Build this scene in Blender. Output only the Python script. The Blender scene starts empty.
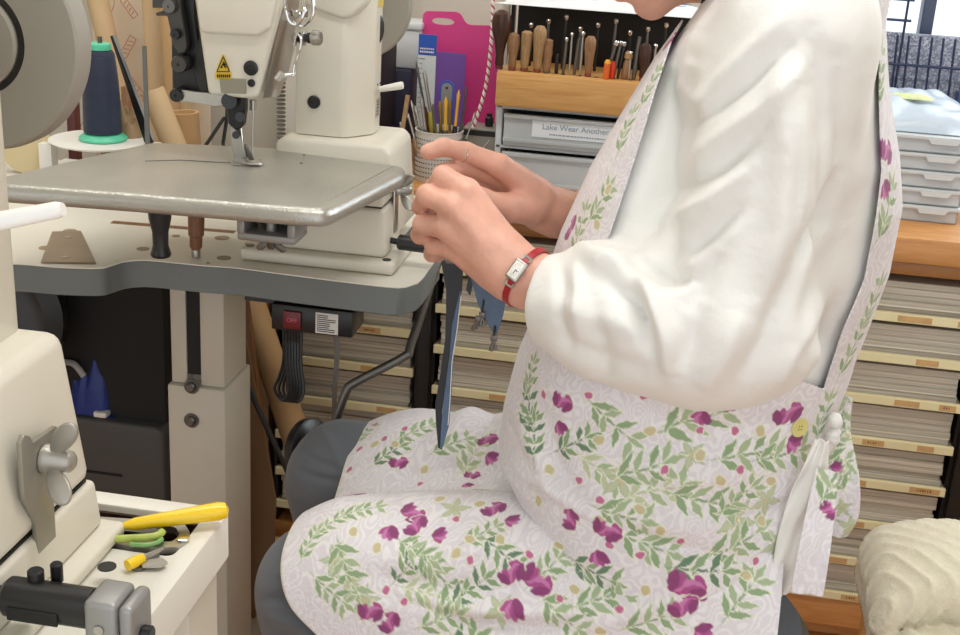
import bpy, bmesh, math, random
import numpy as np
from mathutils import Vector, Matrix, Quaternion
random.seed(7); rng = np.random.default_rng(7)
S = bpy.context.scene; COL = S.collection

# ------------------------------------------------------------ camera, light, exposure
FPX, CAMH = 1300.0, 1.25
def cam_axes(pitch=19.8, yaw=8.7, roll=3.4):
    p, y, r = (math.radians(v) for v in (pitch, yaw, roll))
    f = Vector((-math.sin(y)*math.cos(p), math.cos(y)*math.cos(p), -math.sin(p)))
    rt = Vector((math.cos(y), math.sin(y), 0)); up = rt.cross(f)
    return rt*math.cos(r)+up*math.sin(r), -rt*math.sin(r)+up*math.cos(r), f
CR, CU, CF = cam_axes()
cd = bpy.data.cameras.new('camera'); cam = bpy.data.objects.new('camera', cd); COL.objects.link(cam)
cd.sensor_width = 36; cd.lens = FPX/960*36; cd.clip_start = .02
cam.matrix_world = Matrix(((CR.x, CU.x, -CF.x, 0), (CR.y, CU.y, -CF.y, 0), (CR.z, CU.z, -CF.z, CAMH), (0, 0, 0, 1)))
S.camera = cam
S.view_settings.view_transform = 'Standard'; S.view_settings.look = 'None'
S.view_settings.gamma = 1; S.view_settings.use_curve_mapping = False
S.view_settings.exposure = 0.36
w = bpy.data.worlds.new('daylight'); S.world = w; w.use_nodes = True
bg = w.node_tree.nodes['Background']; bg.inputs[0].default_value = (.93, .97, 1, 1); bg.inputs[1].default_value = 1.15
def area(name, loc, target, sx, sy, power, col):
    l = bpy.data.lights.new(name, 'AREA'); l.shape = 'RECTANGLE'; l.size = sx; l.size_y = sy; l.energy = power; l.color = col
    o = bpy.data.objects.new(name, l); COL.objects.link(o); o.location = loc
    o.rotation_euler = (Vector(target)-Vector(loc)).to_track_quat('-Z', 'Y').to_euler()
    return o
area('ceiling_tube_light', (.1, 1.0, 2.36), (.1, 1.0, 0), 1.3, .25, 12, (1, .99, .97))
area('ceiling_tube_light', (-.9, 1.9, 2.36), (-.9, 1.9, 0), 1.3, .2, 7, (1, .99, .96))
area('window_daylight', (.95, 2.42, 1.45), (.1, 1.0, .8), .9, .8, 9, (.9, .96, 1))

# ------------------------------------------------------------ helpers
def ray(x, y): return CF + CR*((x-480)/FPX) + CU*((317.5-y)/FPX)
def P(x, y, Y):                      # the point seen there that lies at depth Y
    v = ray(x, y); v = v*(Y/v.y); return Vector((v.x, v.y, v.z+CAMH))
def Z(x, y, z):                      # the point seen there on the level z
    v = ray(x, y); v = v*((z-CAMH)/v.z); return Vector((v.x, v.y, z))
def srgb(h):
    h = h.lstrip('#'); c = [int(h[i:i+2], 16)/255 for i in (0, 2, 4)]
    return tuple(v/12.92 if v <= .04045 else ((v+.055)/1.055)**2.4 for v in c)
def mat(name, hexcol, rough=.5, metal=0, noise=None, bump=None, alpha=1, trans=0, sheen=0, coat=0, emit=None, stretch=None, spec=None):
    m = bpy.data.materials.new(name); m.use_nodes = True; nt = m.node_tree; b = nt.nodes['Principled BSDF']
    c = srgb(hexcol); b.inputs['Base Color'].default_value = (*c, 1)
    b.inputs['Roughness'].default_value = rough; b.inputs['Metallic'].default_value = metal
    b.inputs['Alpha'].default_value = alpha; b.inputs['Transmission Weight'].default_value = trans
    b.inputs['Sheen Weight'].default_value = sheen; b.inputs['Coat Weight'].default_value = coat
    if spec is not None: b.inputs['Specular IOR Level'].default_value = spec
    if emit: b.inputs['Emission Color'].default_value = (*c, 1); b.inputs['Emission Strength'].default_value = emit
    tc = nt.nodes.new('ShaderNodeTexCoord'); src = tc.outputs['Object']
    if stretch:
        mp = nt.nodes.new('ShaderNodeMapping'); mp.inputs['Scale'].default_value = stretch
        nt.links.new(src, mp.inputs[0]); src = mp.outputs[0]
    if noise:
        sc, amt = noise
        n = nt.nodes.new('ShaderNodeTexNoise'); n.inputs['Scale'].default_value = sc; n.inputs['Detail'].default_value = 5
        nt.links.new(src, n.inputs['Vector'])
        r = nt.nodes.new('ShaderNodeValToRGB'); e = r.color_ramp.elements
        e[0].position = .3; e[1].position = .7
        e[0].color = (*[v*(1-amt) for v in c], 1); e[1].color = (*[min(1, v*(1+amt*.6)) for v in c], 1)
        nt.links.new(n.outputs[0], r.inputs[0]); nt.links.new(r.outputs[0], b.inputs['Base Color'])
    if bump:
        sc, st, dist = bump
        n = nt.nodes.new('ShaderNodeTexNoise'); n.inputs['Scale'].default_value = sc; n.inputs['Detail'].default_value = 3
        nt.links.new(src, n.inputs['Vector'])
        bp = nt.nodes.new('ShaderNodeBump'); bp.inputs['Strength'].default_value = st; bp.inputs['Distance'].default_value = dist
        nt.links.new(n.outputs[0], bp.inputs['Height']); nt.links.new(bp.outputs[0], b.inputs['Normal'])
    return m
def wood(name, c1, c2, stretch=(1, 8, 8), rough=.45):
    m = mat(name, c1, rough); nt = m.node_tree; b = nt.nodes['Principled BSDF']
    tc = nt.nodes.new('ShaderNodeTexCoord'); mp = nt.nodes.new('ShaderNodeMapping'); mp.inputs['Scale'].default_value = stretch
    n = nt.nodes.new('ShaderNodeTexNoise'); n.inputs['Scale'].default_value = 9; n.inputs['Detail'].default_value = 8; n.inputs['Distortion'].default_value = 1.2
    r = nt.nodes.new('ShaderNodeValToRGB'); e = r.color_ramp.elements
    e[0].position = .3; e[1].position = .72; e[0].color = (*srgb(c2), 1); e[1].color = (*srgb(c1), 1)
    nt.links.new(tc.outputs['Object'], mp.inputs[0]); nt.links.new(mp.outputs[0], n.inputs['Vector'])
    nt.links.new(n.outputs[0], r.inputs[0]); nt.links.new(r.outputs[0], b.inputs['Base Color'])
    return m

class MB:
    """collects shapes in world coordinates, then links them as ONE mesh object"""
    def __init__(s): s.v = []; s.f = []
    def add(s, vs, fs):
        o = len(s.v); s.v += [tuple(v) for v in vs]; s.f += [tuple(i+o for i in f) for f in fs]; return s
    def bm(s, b):
        b.verts.ensure_lookup_table(); b.verts.index_update()
        s.add([v.co[:] for v in b.verts], [[v.index for v in f.verts] for f in b.faces]); b.free(); return s
    def box(s, lo, hi, bev=0, rz=0, seg=2, rot=None):
        lo, hi = Vector(lo), Vector(hi); c = (lo+hi)/2; d = hi-lo
        b = bmesh.new(); bmesh.ops.create_cube(b, size=1)
        bmesh.ops.scale(b, vec=d, verts=b.verts)
        if bev: bmesh.ops.bevel(b, geom=b.edges[:], offset=min(bev, min(abs(v) for v in d)*.49), segments=seg, profile=.5, affect='EDGES')
        M = rot if rot else Matrix.Rotation(rz, 4, 'Z')
        bmesh.ops.transform(b, matrix=Matrix.Translation(c) @ M.to_4x4(), verts=b.verts)
        return s.bm(b)
    def prism(s, pts, d, bev=0, seg=2):       # closed outline of 3D points in one plane, pushed along d
        b = bmesh.new(); vs = [b.verts.new(Vector(p)) for p in pts]; f = b.faces.new(vs)
        r = bmesh.ops.extrude_face_region(b, geom=[f]); nv = [e for e in r['geom'] if isinstance(e, bmesh.types.BMVert)]
        bmesh.ops.translate(b, vec=Vector(d), verts=nv)
        bmesh.ops.recalc_face_normals(b, faces=b.faces)
        if bev: bmesh.ops.bevel(b, geom=b.edges[:], offset=bev, segments=seg, profile=.5, affect='EDGES')
        return s.bm(b)
    def tube(s, pts, r, n=12, caps=True, flat=1.0):
        pts = [Vector(p) for p in pts]; k = len(pts); rs = r if isinstance(r, (list, tuple)) else [r]*k
        T = [(pts[min(i+1, k-1)]-pts[max(i-1, 0)]).normalized() for i in range(k)]
        a = T[0].orthogonal().normalized()
        if flat != 1.0:
            a = Vector((0, 0, 1)).cross(T[0]); a = (a if a.length > .01 else Vector((0, 1, 0))).normalized()
        vs = []; fs = []
        for i in range(k):
            a = (a-T[i]*a.dot(T[i])).normalized(); b_ = T[i].cross(a)
            for j in range(n):
                t = 2*math.pi*j/n; vs.append(pts[i]+(a*math.cos(t)+b_*math.sin(t)*flat)*rs[i])
        for i in range(k-1):
            for j in range(n):
                fs.append((i*n+j, i*n+(j+1) % n, (i+1)*n+(j+1) % n, (i+1)*n+j))
        if caps: fs += [tuple(range(n))[::-1], tuple((k-1)*n+j for j in range(n))]
        return s.add(vs, fs)
    def lathe(s, base, axis, prof, n=32):     # prof: (radius, height) along the axis
        ax = Vector(axis).normalized(); a = ax.orthogonal().normalized(); b_ = ax.cross(a); base = Vector(base)
        vs = []; fs = []; k = len(prof)
        for r, h in prof:
            for j in range(n):
                t = 2*math.pi*j/n; vs.append(base+ax*h+(a*math.cos(t)+b_*math.sin(t))*max(r, 1e-5))
        for i in range(k-1):
            for j in range(n): fs.append((i*n+j, i*n+(j+1) % n, (i+1)*n+(j+1) % n, (i+1)*n+j))
        fs += [tuple(range(n))[::-1], tuple((k-1)*n+j for j in range(n))]
        return s.add(vs, fs)
    def cyl(s, a, b, r, n=24, bev=0):
        a, b = Vector(a), Vector(b); L = (b-a).length; e = min(bev, r*.5, L*.4)
        return s.lathe(a, b-a, [(r-e, 0), (r, e), (r, L-e), (r-e, L)] if e else [(r, 0), (r, L)], n)
    def ball(s, c, r, n=16):
        return s.lathe(Vector(c)-Vector((0, 0, r)), (0, 0, 1), [(r*math.sin(math.pi*i/n), r-r*math.cos(math.pi*i/n)) for i in range(n+1)], n)
    def build(s, name, m, parent=None, smooth=38, mod=None):
        org = Vector(parent.matrix_world.translation) if parent else Vector((0, 0, 0))
        org = world_loc(parent) if parent else Vector((0, 0, 0))
        me = bpy.data.meshes.new(name)
        me.from_pydata([(v[0]-org.x, v[1]-org.y, v[2]-org.z) for v in s.v], [], s.f); me.update()
        b = bmesh.new(); b.from_mesh(me); bmesh.ops.recalc_face_normals(b, faces=b.faces); b.to_mesh(me); b.free()
        if smooth: me.shade_smooth(); me.set_sharp_from_angle(angle=math.radians(smooth))
        o = bpy.data.objects.new(name, me); COL.objects.link(o)
        if m: me.materials.append(m)
        if parent: o.parent = parent
        return o
def world_loc(o):
    l = Vector((0, 0, 0))
    while o: l += o.location; o = o.parent
    return l
def tag(o, label, cat, group=None, kind=None):
    if label: o['label'] = label
    if cat: o['category'] = cat
    if group: o['group'] = group
    if kind: o['kind'] = kind
    return o
def thing(name, loc, label, cat, group=None):
    o = bpy.data.objects.new(name, None); COL.objects.link(o); o.location = loc; o.empty_display_size = .05
    return tag(o, label, cat, group)
def solo(name, mb, m, label, cat, group=None, kind=None, smooth=38):
    # a thing that is one mesh: its origin is put at its base centre
    a = np.array(mb.v); c = Vector(((a[:, 0].min()+a[:, 0].max())/2, (a[:, 1].min()+a[:, 1].max())/2, a[:, 2].min()))
    mb.v = [(v[0]-c.x, v[1]-c.y, v[2]-c.z) for v in mb.v]
    o = mb.build(name, m, None, smooth); o.location = c
    return tag(o, label, cat, group, kind)
def dup(root, delta, label=None, group=None, rz=0):
    r = root.copy(); COL.objects.link(r); r.location = root.location+Vector(delta)
    r.rotation_euler.z += rz
    if label: r['label'] = label
    if group: r['group'] = group
    for ch in list(root.children):
        c = ch.copy(); COL.objects.link(c); c.parent = r
        for g in ch.children:
            d = g.copy(); COL.objects.link(d); d.parent = c
    return r
def struct(name, mb, m, smooth=0):
    o = mb.build(name, m, None, smooth); o['kind'] = 'structure'; return o
def text(body, size, loc, xdir, up, m, parent, name='lettering', extrude=.0001, align='CENTER'):
    cu = bpy.data.curves.new(name, 'FONT'); cu.body = body; cu.size = size; cu.extrude = extrude; cu.align_x = align; cu.align_y = 'CENTER'
    cu.materials.append(m)
    o = bpy.data.objects.new(name, cu); COL.objects.link(o)
    x = Vector(xdir).normalized(); n = x.cross(Vector(up)).normalized(); u = n.cross(x)
    bpy.context.view_layer.update(); me = bpy.data.meshes.new_from_object(o.evaluated_get(bpy.context.evaluated_depsgraph_get()))
    bpy.data.objects.remove(o); o = bpy.data.objects.new(name, me); COL.objects.link(o)
    if not me.materials: me.materials.append(m)
    M = Matrix((x, u, n)).transposed().to_4x4(); M.translation = Vector(loc)-world_loc(parent); o.matrix_basis = M; o.parent = parent
    return o
def spline(pts, n=8):
    pts = [Vector(p) for p in pts]; out = []
    for i in range(len(pts)-1):
        p0, p1, p2, p3 = pts[max(i-1, 0)], pts[i], pts[i+1], pts[min(i+2, len(pts)-1)]
        for k in range(n):
            t = k/n; out.append(.5*((2*p1)+(p2-p0)*t+(2*p0-5*p1+4*p2-p3)*t*t+(3*p1-p0-3*p2+p3)*t**3))
    return out+[pts[-1]]

# ------------------------------------------------------------ materials
M = {}
M['cream'] = mat('cream_enamel', '#dfdacb', .38, noise=(6, .04), coat=.1)
M['cream2'] = mat('cream_laminate', '#e3dfd2', .35, noise=(5, .05))
M['greyedge'] = mat('grey_table_edge', '#6f7473', .55, noise=(20, .05))
M['wheel'] = mat('grey_wheel', '#a09c92', .5, noise=(4, .04))
M['rim'] = mat('turned_rim', '#b9bbb8', .35, .3)
M['plate'] = mat('grey_hammered_metal', '#b3b1a9', .30, .5, noise=(9, .12), bump=(330, .6, .0009))
M['steel'] = mat('steel', '#b8b6b0', .28, .9, noise=(30, .08))
M['dsteel'] = mat('dark_steel', '#6f6d69', .35, .8)
M['chrome'] = mat('chrome', '#dadada', .12, 1)
M['black'] = mat('black_plastic', '#1b1b1c', .35)
M['blackm'] = mat('matt_black', '#121213', .7)
M['castgrey'] = mat('cast_aluminium', '#989896', .42, .5, bump=(300, .2, .0004))
M['white'] = mat('white_plastic', '#eceae4', .4)
M['wall'] = mat('plaster_wall', '#d9d3c6', .85, noise=(3, .03))
M['oak'] = wood('oak', '#d29a5f', '#b97f46', (1, 9, 9))
M['pine'] = wood('pine', '#d8a96a', '#c08c4e', (1, 8, 14))
M['beech'] = wood('handle_wood', '#9c7653', '#7d5a3c', (30, 30, 4))
M['beech2'] = wood('handle_wood_pale', '#b08f66', '#8f6e4a', (30, 30, 4))
M['darkwood'] = wood('dark_wood', '#4a2a1e', '#2f1911', (30, 30, 4), .3)
M['brownwood'] = wood('brown_wood', '#8a5c34', '#6d4526', (8, 8, 1))
M['kraft'] = mat('kraft_paper', '#c9a476', .8, noise=(12, .07))
M['kraftl'] = mat('pale_kraft', '#d8bb92', .8, noise=(12, .05))
M['gold'] = mat('brass', '#b08a3c', .3, .9)

# ------------------------------------------------------------ the room
fm = wood('floor_boards', '#c98d57', '#a86f3d', (1, 10, 10), .4)
b = MB(); b.box((-1.7, -.6, -.05), (1.6, 2.6, 0)); struct('floor', b, fm)
struct('ceiling', MB().box((-1.7, -.6, 2.42), (1.6, 2.6, 2.5)), M['wall'])
struct('wall_left', MB().box((-1.78, -.6, 0), (-1.7, 2.6, 2.42)), M['wall'])
struct('wall_right', MB().box((1.6, -.6, 0), (1.68, 2.6, 2.42)), M['wall'])
WX0, WX1, WZ0, WZ1 = .22, 1.45, .80, 2.0
b = MB(); b.box((-1.7, 2.52, 0), (WX0, 2.6, 2.42)); b.box((WX0, 2.52, 0), (1.6, 2.6, WZ0)); b.box((WX0, 2.52, WZ1), (1.6, 2.6, 2.42)); b.box((WX1, 2.52, WZ0), (1.6, 2.6, WZ1))
struct('wall_back', b, M['wall'])
wf = mat('window_frame_metal', '#4d566b', .4, .3)
b = MB()
for x in (WX0, .392, 1.43): b.box((x, 2.50, WZ0), (x+.022, 2.54, WZ1), .002)
b.box((WX0, 2.50, WZ0), (WX1, 2.54, WZ0+.02)); b.box((WX0, 2.50, WZ1-.02), (WX1, 2.54, WZ1))
o = struct('window_1', b, wf)
glass = mat('window_glass', '#f4f8ff', .02, trans=1, spec=.3)
MB().box((WX0+.02, 2.521, WZ0+.02), (WX1-.02, 2.525, WZ1-.02)).build('pane', glass, o, 0)
# granite clad garden wall outside
gm = mat('granite', '#8b8f9b', .55); nt = gm.node_tree; bs = nt.nodes['Principled BSDF']
vo = nt.nodes.new('ShaderNodeTexVoronoi'); vo.inputs['Scale'].default_value = 330; tc = nt.nodes.new('ShaderNodeTexCoord')
rr = nt.nodes.new('ShaderNodeValToRGB'); e = rr.color_ramp.elements; e[0].color = (*srgb('#6a7086'), 1); e[1].color = (*srgb('#d4d8e4'), 1); e.new(.5).color = (*srgb('#8a8fa4'), 1)
nt.links.new(tc.outputs['Object'], vo.inputs['Vector']); nt.links.new(vo.outputs['Color'], rr.inputs[0]); nt.links.new(rr.outputs[0], bs.inputs['Base Color'])
# ------------------------------------------------------------ shelving along the back wall
M['shelf'] = mat('pale_shelf_edge', '#ece2b6', .6, noise=(8, .05))
M['tan'] = mat('tan_tape', '#cfa873', .7, noise=(60, .12))
M['shelfb'] = mat('shelf_board', '#b9a98a', .6)
M['post'] = mat('black_post', '#16130f', .5)
M['ink'] = mat('ink', '#6b4a30', .7)
sheet = mat('stacked_sheets', '#b3a793', .85); nt = sheet.node_tree; bs = nt.nodes['Principled BSDF']
tc = nt.nodes.new('ShaderNodeTexCoord'); mp = nt.nodes.new('ShaderNodeMapping'); mp.inputs['Scale'].default_value = (2.2, 2.2, 330)
n = nt.nodes.new('ShaderNodeTexNoise'); n.inputs['Scale'].default_value = 1.4; n.inputs['Detail'].default_value = 4
r = nt.nodes.new('ShaderNodeValToRGB'); e = r.color_ramp.elements; e[0].position = .3; e[1].position = .66; e[0].color = (*srgb('#a59b8b'), 1); e[1].color = (*srgb('#dfd8c9'), 1)
nt.links.new(tc.outputs['Object'], mp.inputs[0]); nt.links.new(mp.outputs[0], n.inputs['Vector']); nt.links.new(n.outputs[0], r.inputs[0]); nt.links.new(r.outputs[0], bs.inputs['Base Color'])
bp = nt.nodes.new('ShaderNodeBump'); bp.inputs['Strength'].default_value = .3; bp.inputs['Distance'].default_value = .001; nt.links.new(n.outputs[0], bp.inputs['Height']); nt.links.new(bp.outputs[0], bs.inputs['Normal'])
def paper_stack(x0, x1, z0, h, label, group):
    b = MB(); k = 5; z = z0; rr = random.Random(int(z0*1000)+int(x0*77))
    for i in range(k):
        hh = h/k; dx = rr.uniform(0, .004); dy = rr.uniform(.006, .015)
        b.box((x0+.006+dx, 2.0+dy, z), (x1-.006-rr.uniform(0, .004), 2.36, z+hh), .0008, seg=1); z += hh
    solo('paper_stack', b, sheet, label, 'paper', group, smooth=0)
def shelf_unit(x0, x1, levels, top, label, where, tapes, grp, plinth=True):
    t = thing('shelf_unit', ((x0+x1)/2, 2.2, 0), label, 'shelves')
    fr = MB()
    fr.box((x0-.002, 2.008, .09), (x0+.004, 2.42, top)); fr.box((x1-.004, 2.008, .09), (x1+.002, 2.42, top)); fr.box((x0, 2.40, .09), (x1, 2.42, top))
    fr.build('carcass', M['post'], t, 0)
    if plinth:
        MB().box((x0, 2.0, .035), (x1, 2.40, .088), .002).box((x0, 2.03, 0.001), (x1, 2.38, .034)).build('plinth', M['oak'], t)
    for i, z in enumerate(levels):
        s = MB().box((x0+.004, 2.002, z-.012), (x1-.004, 2.395, z-.004)).build('shelf', M['shelfb'], t, 0)
        MB().box((x0+.004, 1.994, z-.0135), (x1-.004, 2.0015, z+.001), .001).build('edge_strip', M['shelf'], s, 0)
        for a, bb in tapes[i % len(tapes)]:
            xa = x0+(x1-x0)*a; xb = x0+(x1-x0)*bb
            MB().box((xa, 1.9934, z-.011), (xb, 1.9939, z-.0015)).build('tape_label', M['tan'], s, 0)
            if (i+int(a*10)) % 2:
                q = MB(); x = xa+(xb-xa)*.25
                while x < xa+(xb-xa)*.7: q.box((x, 1.9929, z-.0075), (x+random.uniform(.001, .003), 1.9935, z-.0045)); x += .004
                q.build('handwriting', M['ink'], s, 0)
        up = (levels[i-1]-.014 if i else top-.006)
        paper_stack(x0+.004, x1-.004, z-.0038, (up-z)*.92, '%s, %s' % (where, ORD[i]), grp)
    return t
ORD = ['on the topmost shelf', 'on the second shelf from the top', 'on the third shelf from the top', 'on the fourth shelf from the top', 'on the fifth shelf from the top', 'on the sixth shelf from the top', 'on the seventh shelf from the top', 'on the eighth shelf from the top', 'on the ninth shelf from the top']
RL = [.606, .537, .465, .391, .317, .242, .171, .103]
shelf_unit(-.385, .477, RL, .668, 'black sheet rack with cream edged shelves behind the seated person', 'grey paper sheets behind the person',
           [[(.855, .915), (.96, .995)], [(.90, .94), (.98, .995)], [(.875, .92), (.955, .985), (.2, .26)], [(.83, .87), (.93, .96), (.12, .17)], [(.80, .85), (.93, .985), (.16, .2)], [(.80, .86), (.89, .92), (.95, .99)], [(.80, .84), (.9, .95)], [(.84, .88), (.93, .97)]], 'sheet stacks in the middle rack')
LL = [.556, .486, .416, .343, .272, .2, .135]
shelf_unit(-.66, -.41, LL, .668, 'black sheet rack with cream edged shelves under the sewing machine table', 'grey paper sheets under the machine table',
           [[(.5, .6)], [(.6, .75)], [(.62, .74)], [(.74, .88)], [(.3, .4)]], 'sheet stacks in the left rack')
shelf_unit(.502, .95, [.59, .47, .35, .23, .12], .668, 'black sheet rack at the far right edge beyond the corner post', 'grey sheets at the far right edge',
           [[(.1, .2)]], 'sheet stacks in the right rack')
solo('rack_post', MB().box((.480, 1.99, 0), (.499, 2.02, .668), .001), M['post'], 'black upright post between the middle and right sheet racks', 'post')
solo('rack_post', MB().box((-.408, 1.99, 0), (-.387, 2.02, .668), .001), M['post'], 'black upright post of the sheet racks beside the bent grey rod', 'post')
# wooden worktop on the racks, a board and a lip below it
t = thing('worktop', (0, 2.2, .70), 'orange brown wooden worktop lying on the sheet racks', 'worktop')
MB().box((-.575, 1.975, .694), (1.3, 2.50, .735), .004).build('board', M['oak'], t)
MB().box((-.575, 1.99, .671), (1.3, 2.46, .693), .003).build('under_board', wood('oak_dark', '#b07a45', '#94622f'), t)

# ------------------------------------------------------------ things on the worktop, right side
M['clear'] = mat('translucent_plastic', '#e6ebee', .25, trans=.25, alpha=.72, spec=.6)
M['clearw'] = mat('milky_plastic', '#dfe4e6', .35, alpha=.80)
M['bag'] = mat('thin_plastic_bag', '#d6e4f2', .25, alpha=.8, bump=(40, .6, .003))
def case(z, label, x0=.235, x1=.43, h=.027, rz=0):
    t = thing('organizer_case', (.33, 2.2, z), label, 'storage case', 'clear organizer cases in a stack')
    b = MB(); Y0, Y1 = 2.08, 2.36
    b.box((x0, Y0, z), (x1, Y1, z+.0018)); b.box((x0, Y0, z), (x0+.002, Y1, z+h-.007)); b.box((x1-.002, Y0, z), (x1, Y1, z+h-.007)); b.box((x0, Y0, z), (x1, Y0+.002, z+h-.007)); b.box((x0, Y1-.002, z), (x1, Y1, z+h-.007))
    b.box((x0+.12, Y0+.002, z+.002), (x0+.1215, Y1, z+h-.009)); b.box((x0, (Y0+Y1)/2, z+.002), (x1, (Y0+Y1)/2+.0015, z+h-.009))
    b.build('tray', M['clear'], t, 0)
    l = MB().box((x0-.004, Y0-.005, z+h-.0068), (x1+.004, Y1+.004, z+h-.001), .0015).build('lid', M['clearw'], t, 30)
    MB().prism([(x0+.15-.02, Y0-.0055, z+h-.004), (x0+.15+.03, Y0-.0055, z+h-.004), (x0+.15+.024, Y0-.0055, z+h-.012), (x0+.15-.014, Y0-.0055, z+h-.012)], (0, -.002, 0)).build('latch', M['clearw'], l, 0)
    q = MB(); rr = random.Random(int(z*999))
    for i in range(9):
        x = rr.uniform(x0+.02, x1-.03); y = rr.uniform(Y0+.02, Y0+.12); r_ = rr.uniform(.003, .006); q.cyl((x, y, z+.0025), (x, y, z+.006+r_), r_, 10)
    q.build('small_parts', M['dsteel'], t)
W = ['bottom clear organizer case of the stack by the window', 'second clear organizer case from the bottom of the stack', 'middle clear organizer case of the stack by the window', 'fourth clear organizer case from the bottom of the stack', 'top clear organizer case of the stack under a plastic bag']
for i in range(5): case(.7355+i*.0275, W[i])
# crumpled bag on top
def blob(cx, cy, z0, rx, ry, h, seed, n=40, sharp=.25):
    b = MB(); rr = np.random.default_rng(seed); vs = []; fs = []
    ph = rr.uniform(0, 6, 12)
    for i in range(n+1):
        for j in range(n+1):
            u = i/n*2-1; v = j/n*2-1; d = max(0, 1-(abs(u)**3+abs(v)**3))
            zz = h*d**.45*(1+sharp*math.sin(5*u+ph[0]+2*v)*math.sin(7*v+ph[1])+.5*sharp*math.sin(13*u-9*v+ph[2]))
            vs.append((cx+u*rx*(1+.05*math.sin(4*v+ph[3])), cy+v*ry, z0+max(zz, .0005)))
    m_ = n+1
    for i in range(n):
        for j in range(n): fs.append((i*m_+j, (i+1)*m_+j, (i+1)*m_+j+1, i*m_+j+1))
    o = len(vs); vs += [(x, y, z0) for (x, y, z) in vs[:o]]
    fs += [tuple(k+o for k in f[::-1]) for f in fs]
    for i in range(n):
        for a, c in ((i*m_, (i+1)*m_), (i*m_+n, (i+1)*m_+n), (i, i+1), (n*m_+i, n*m_+i+1)): fs.append((a, c, c+o, a+o))
    return b.add(vs, fs)
solo('plastic_bag', blob(.335, 2.22, .8735, .12, .13, .040, 3, sharp=.13), M['bag'], 'crumpled pale blue plastic bag lying on the stack of clear cases', 'bag', smooth=60)
solo('folded_cloth', blob(.345, 2.17, .914, .032, .02, .005, 5), mat('lime_cloth', '#d6dfa8', .7), 'folded lime green cloth resting on the plastic bag', 'cloth', smooth=60)
# wire grid in front of the window, granite slab leaning behind it
t = thing('wire_grid_panel', (.6, 2.40, .736), 'dark blue wire grid panel standing before the window', 'grid panel')
wm = mat('dark_blue_wire', '#2f3b58', .4, .3)
b = MB()
x = .235
while x < 1.2: b.cyl((x, 2.40, .737), (x-.011, 2.40, .985), .0021, 8); x += .0195
for x in (.215, .262, .315, .352): MB().cyl((x, 2.405, .737), (x-.004, 2.405, 1.5), .0022, 8).build('lattice_wire', wm, t)
b.build('upright_wires', wm, t); b = MB()
for z in (.78, .862, .935): b.cyl((.22, 2.396, z), (1.2, 2.396, z), .0024, 8)
b.build('cross_wires', wm, t); b = MB()
for z in (1.01, 1.045, 1.12, 1.2, 1.3, 1.4, 1.49): MB().cyl((.2, 2.402, z), (.36, 2.402, z), .0024, 8).build('lattice_wire', wm, t)
b = MB().box((.185, 2.39, .737), (.232, 2.41, 1.5), .003).build('end_frame', wm, t)
solo('granite_slab', MB().box((.262, 2.425, .7365), (1.1, 2.445, .985), .001), gm, 'speckled grey granite slab standing behind the wire grid', 'stone slab')
solo('blue_box', MB().box((.452, 2.36, .84), (.55, 2.39, .90), .004).box((.48, 2.36, .736), (.50, 2.38, .84)), mat('navy_plastic', '#34466e', .5), 'small navy box on a foot at the right edge before the wire grid', 'box')

# ------------------------------------------------------------ translucent drawer unit with the tool block on it
DX0, DX1, DZ1 = -.302, .02, .875
t = thing('drawer_unit', (-.15, 2.15, .7355), 'translucent white drawer unit under the wooden tool block', 'drawers')
b = MB(); b.box((DX0, 2.02, .7355), (DX0+.010, 2.30, DZ1), .002); b.box((DX1-.010, 2.02, .7355), (DX1, 2.30, DZ1), .002); b.box((DX0, 2.02, DZ1-.008), (DX1, 2.30, DZ1), .002); b.box((DX0, 2.28, .7355), (DX1, 2.30, DZ1)); b.box((DX0, 2.02, .7355), (DX1, 2.30, .741))
b.box((DX0, 2.02, .805), (DX1, 2.30, .809))
b.build('housing', mat('drawer_housing', '#cfd4d9', .3, alpha=.93), t)
for k, (z0, z1) in enumerate(((.811, .862), (.743, .801))):
    d = MB(); xa, xb = DX0+.014, DX1-.014
    d.box((xa, 2.012, z0), (xb, 2.016, z1), .001); d.box((xa, 2.016, z0), (xa+.003, 2.27, z1-.01)); d.box((xb-.003, 2.016, z0), (xb, 2.27, z1-.01)); d.box((xa, 2.016, z0), (xb, 2.27, z0+.003)); d.box((xa, 2.267, z0), (xb, 2.27, z1-.01))
    d.box((xa, 2.006, z0+.008), (xb, 2.012, z0+.014), .001); d.box((xa, 2.006, z1-.006), (xb, 2.012, z1), .001)
    dr = d.build('drawer', M['clear'], t, 30)
    MB().box((xa+.008, 2.022, z0+.004), (xb-.008, 2.24, z0+.018), .001).build('contents', mat('drawer_contents', ['#8fa9ad', '#dccfc0'][k], .8, noise=(14, .12)), dr)
    if k == 0:
        MB().box((-.243, 2.0105, .829), (-.06, 2.0118, .855)).build('title_label', mat('label_paper', '#e6ebef', .6), dr, 0)
        text('Lake Wear Another Draw', .0128, (-.158, 2.0098, .846), (1, 0, 0), (0, 0, 1), mat('label_ink', '#93a0b4', .6), dr)
        q = MB(); x = -.215
        while x < -.10: wd = random.uniform(.002, .006); q.box((x, 2.0098, .8335), (x+wd, 2.0104, .8355)); x += wd+.0012
        q.build('fine_print', bpy.data.materials['label_ink'], dr, 0)
BZ0, BZ1 = .8755, .928
t = thing('tool_block', (-.15, 2.1, BZ0), 'pale wooden block rack holding leather tools on the drawer unit', 'tool rack')
MB().box((-.302, 1.995, BZ0), (.06, 2.045, BZ1), .002).box((-.302, 2.0451, BZ0), (.06, 2.15, BZ1-.003), .002).build('block', M['pine'], t)
MB().box((-.296, 2.152, BZ0), (.05, 2.158, 1.022), .001).build('back_board', M['blackm'], t)
q = MB()
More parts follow.
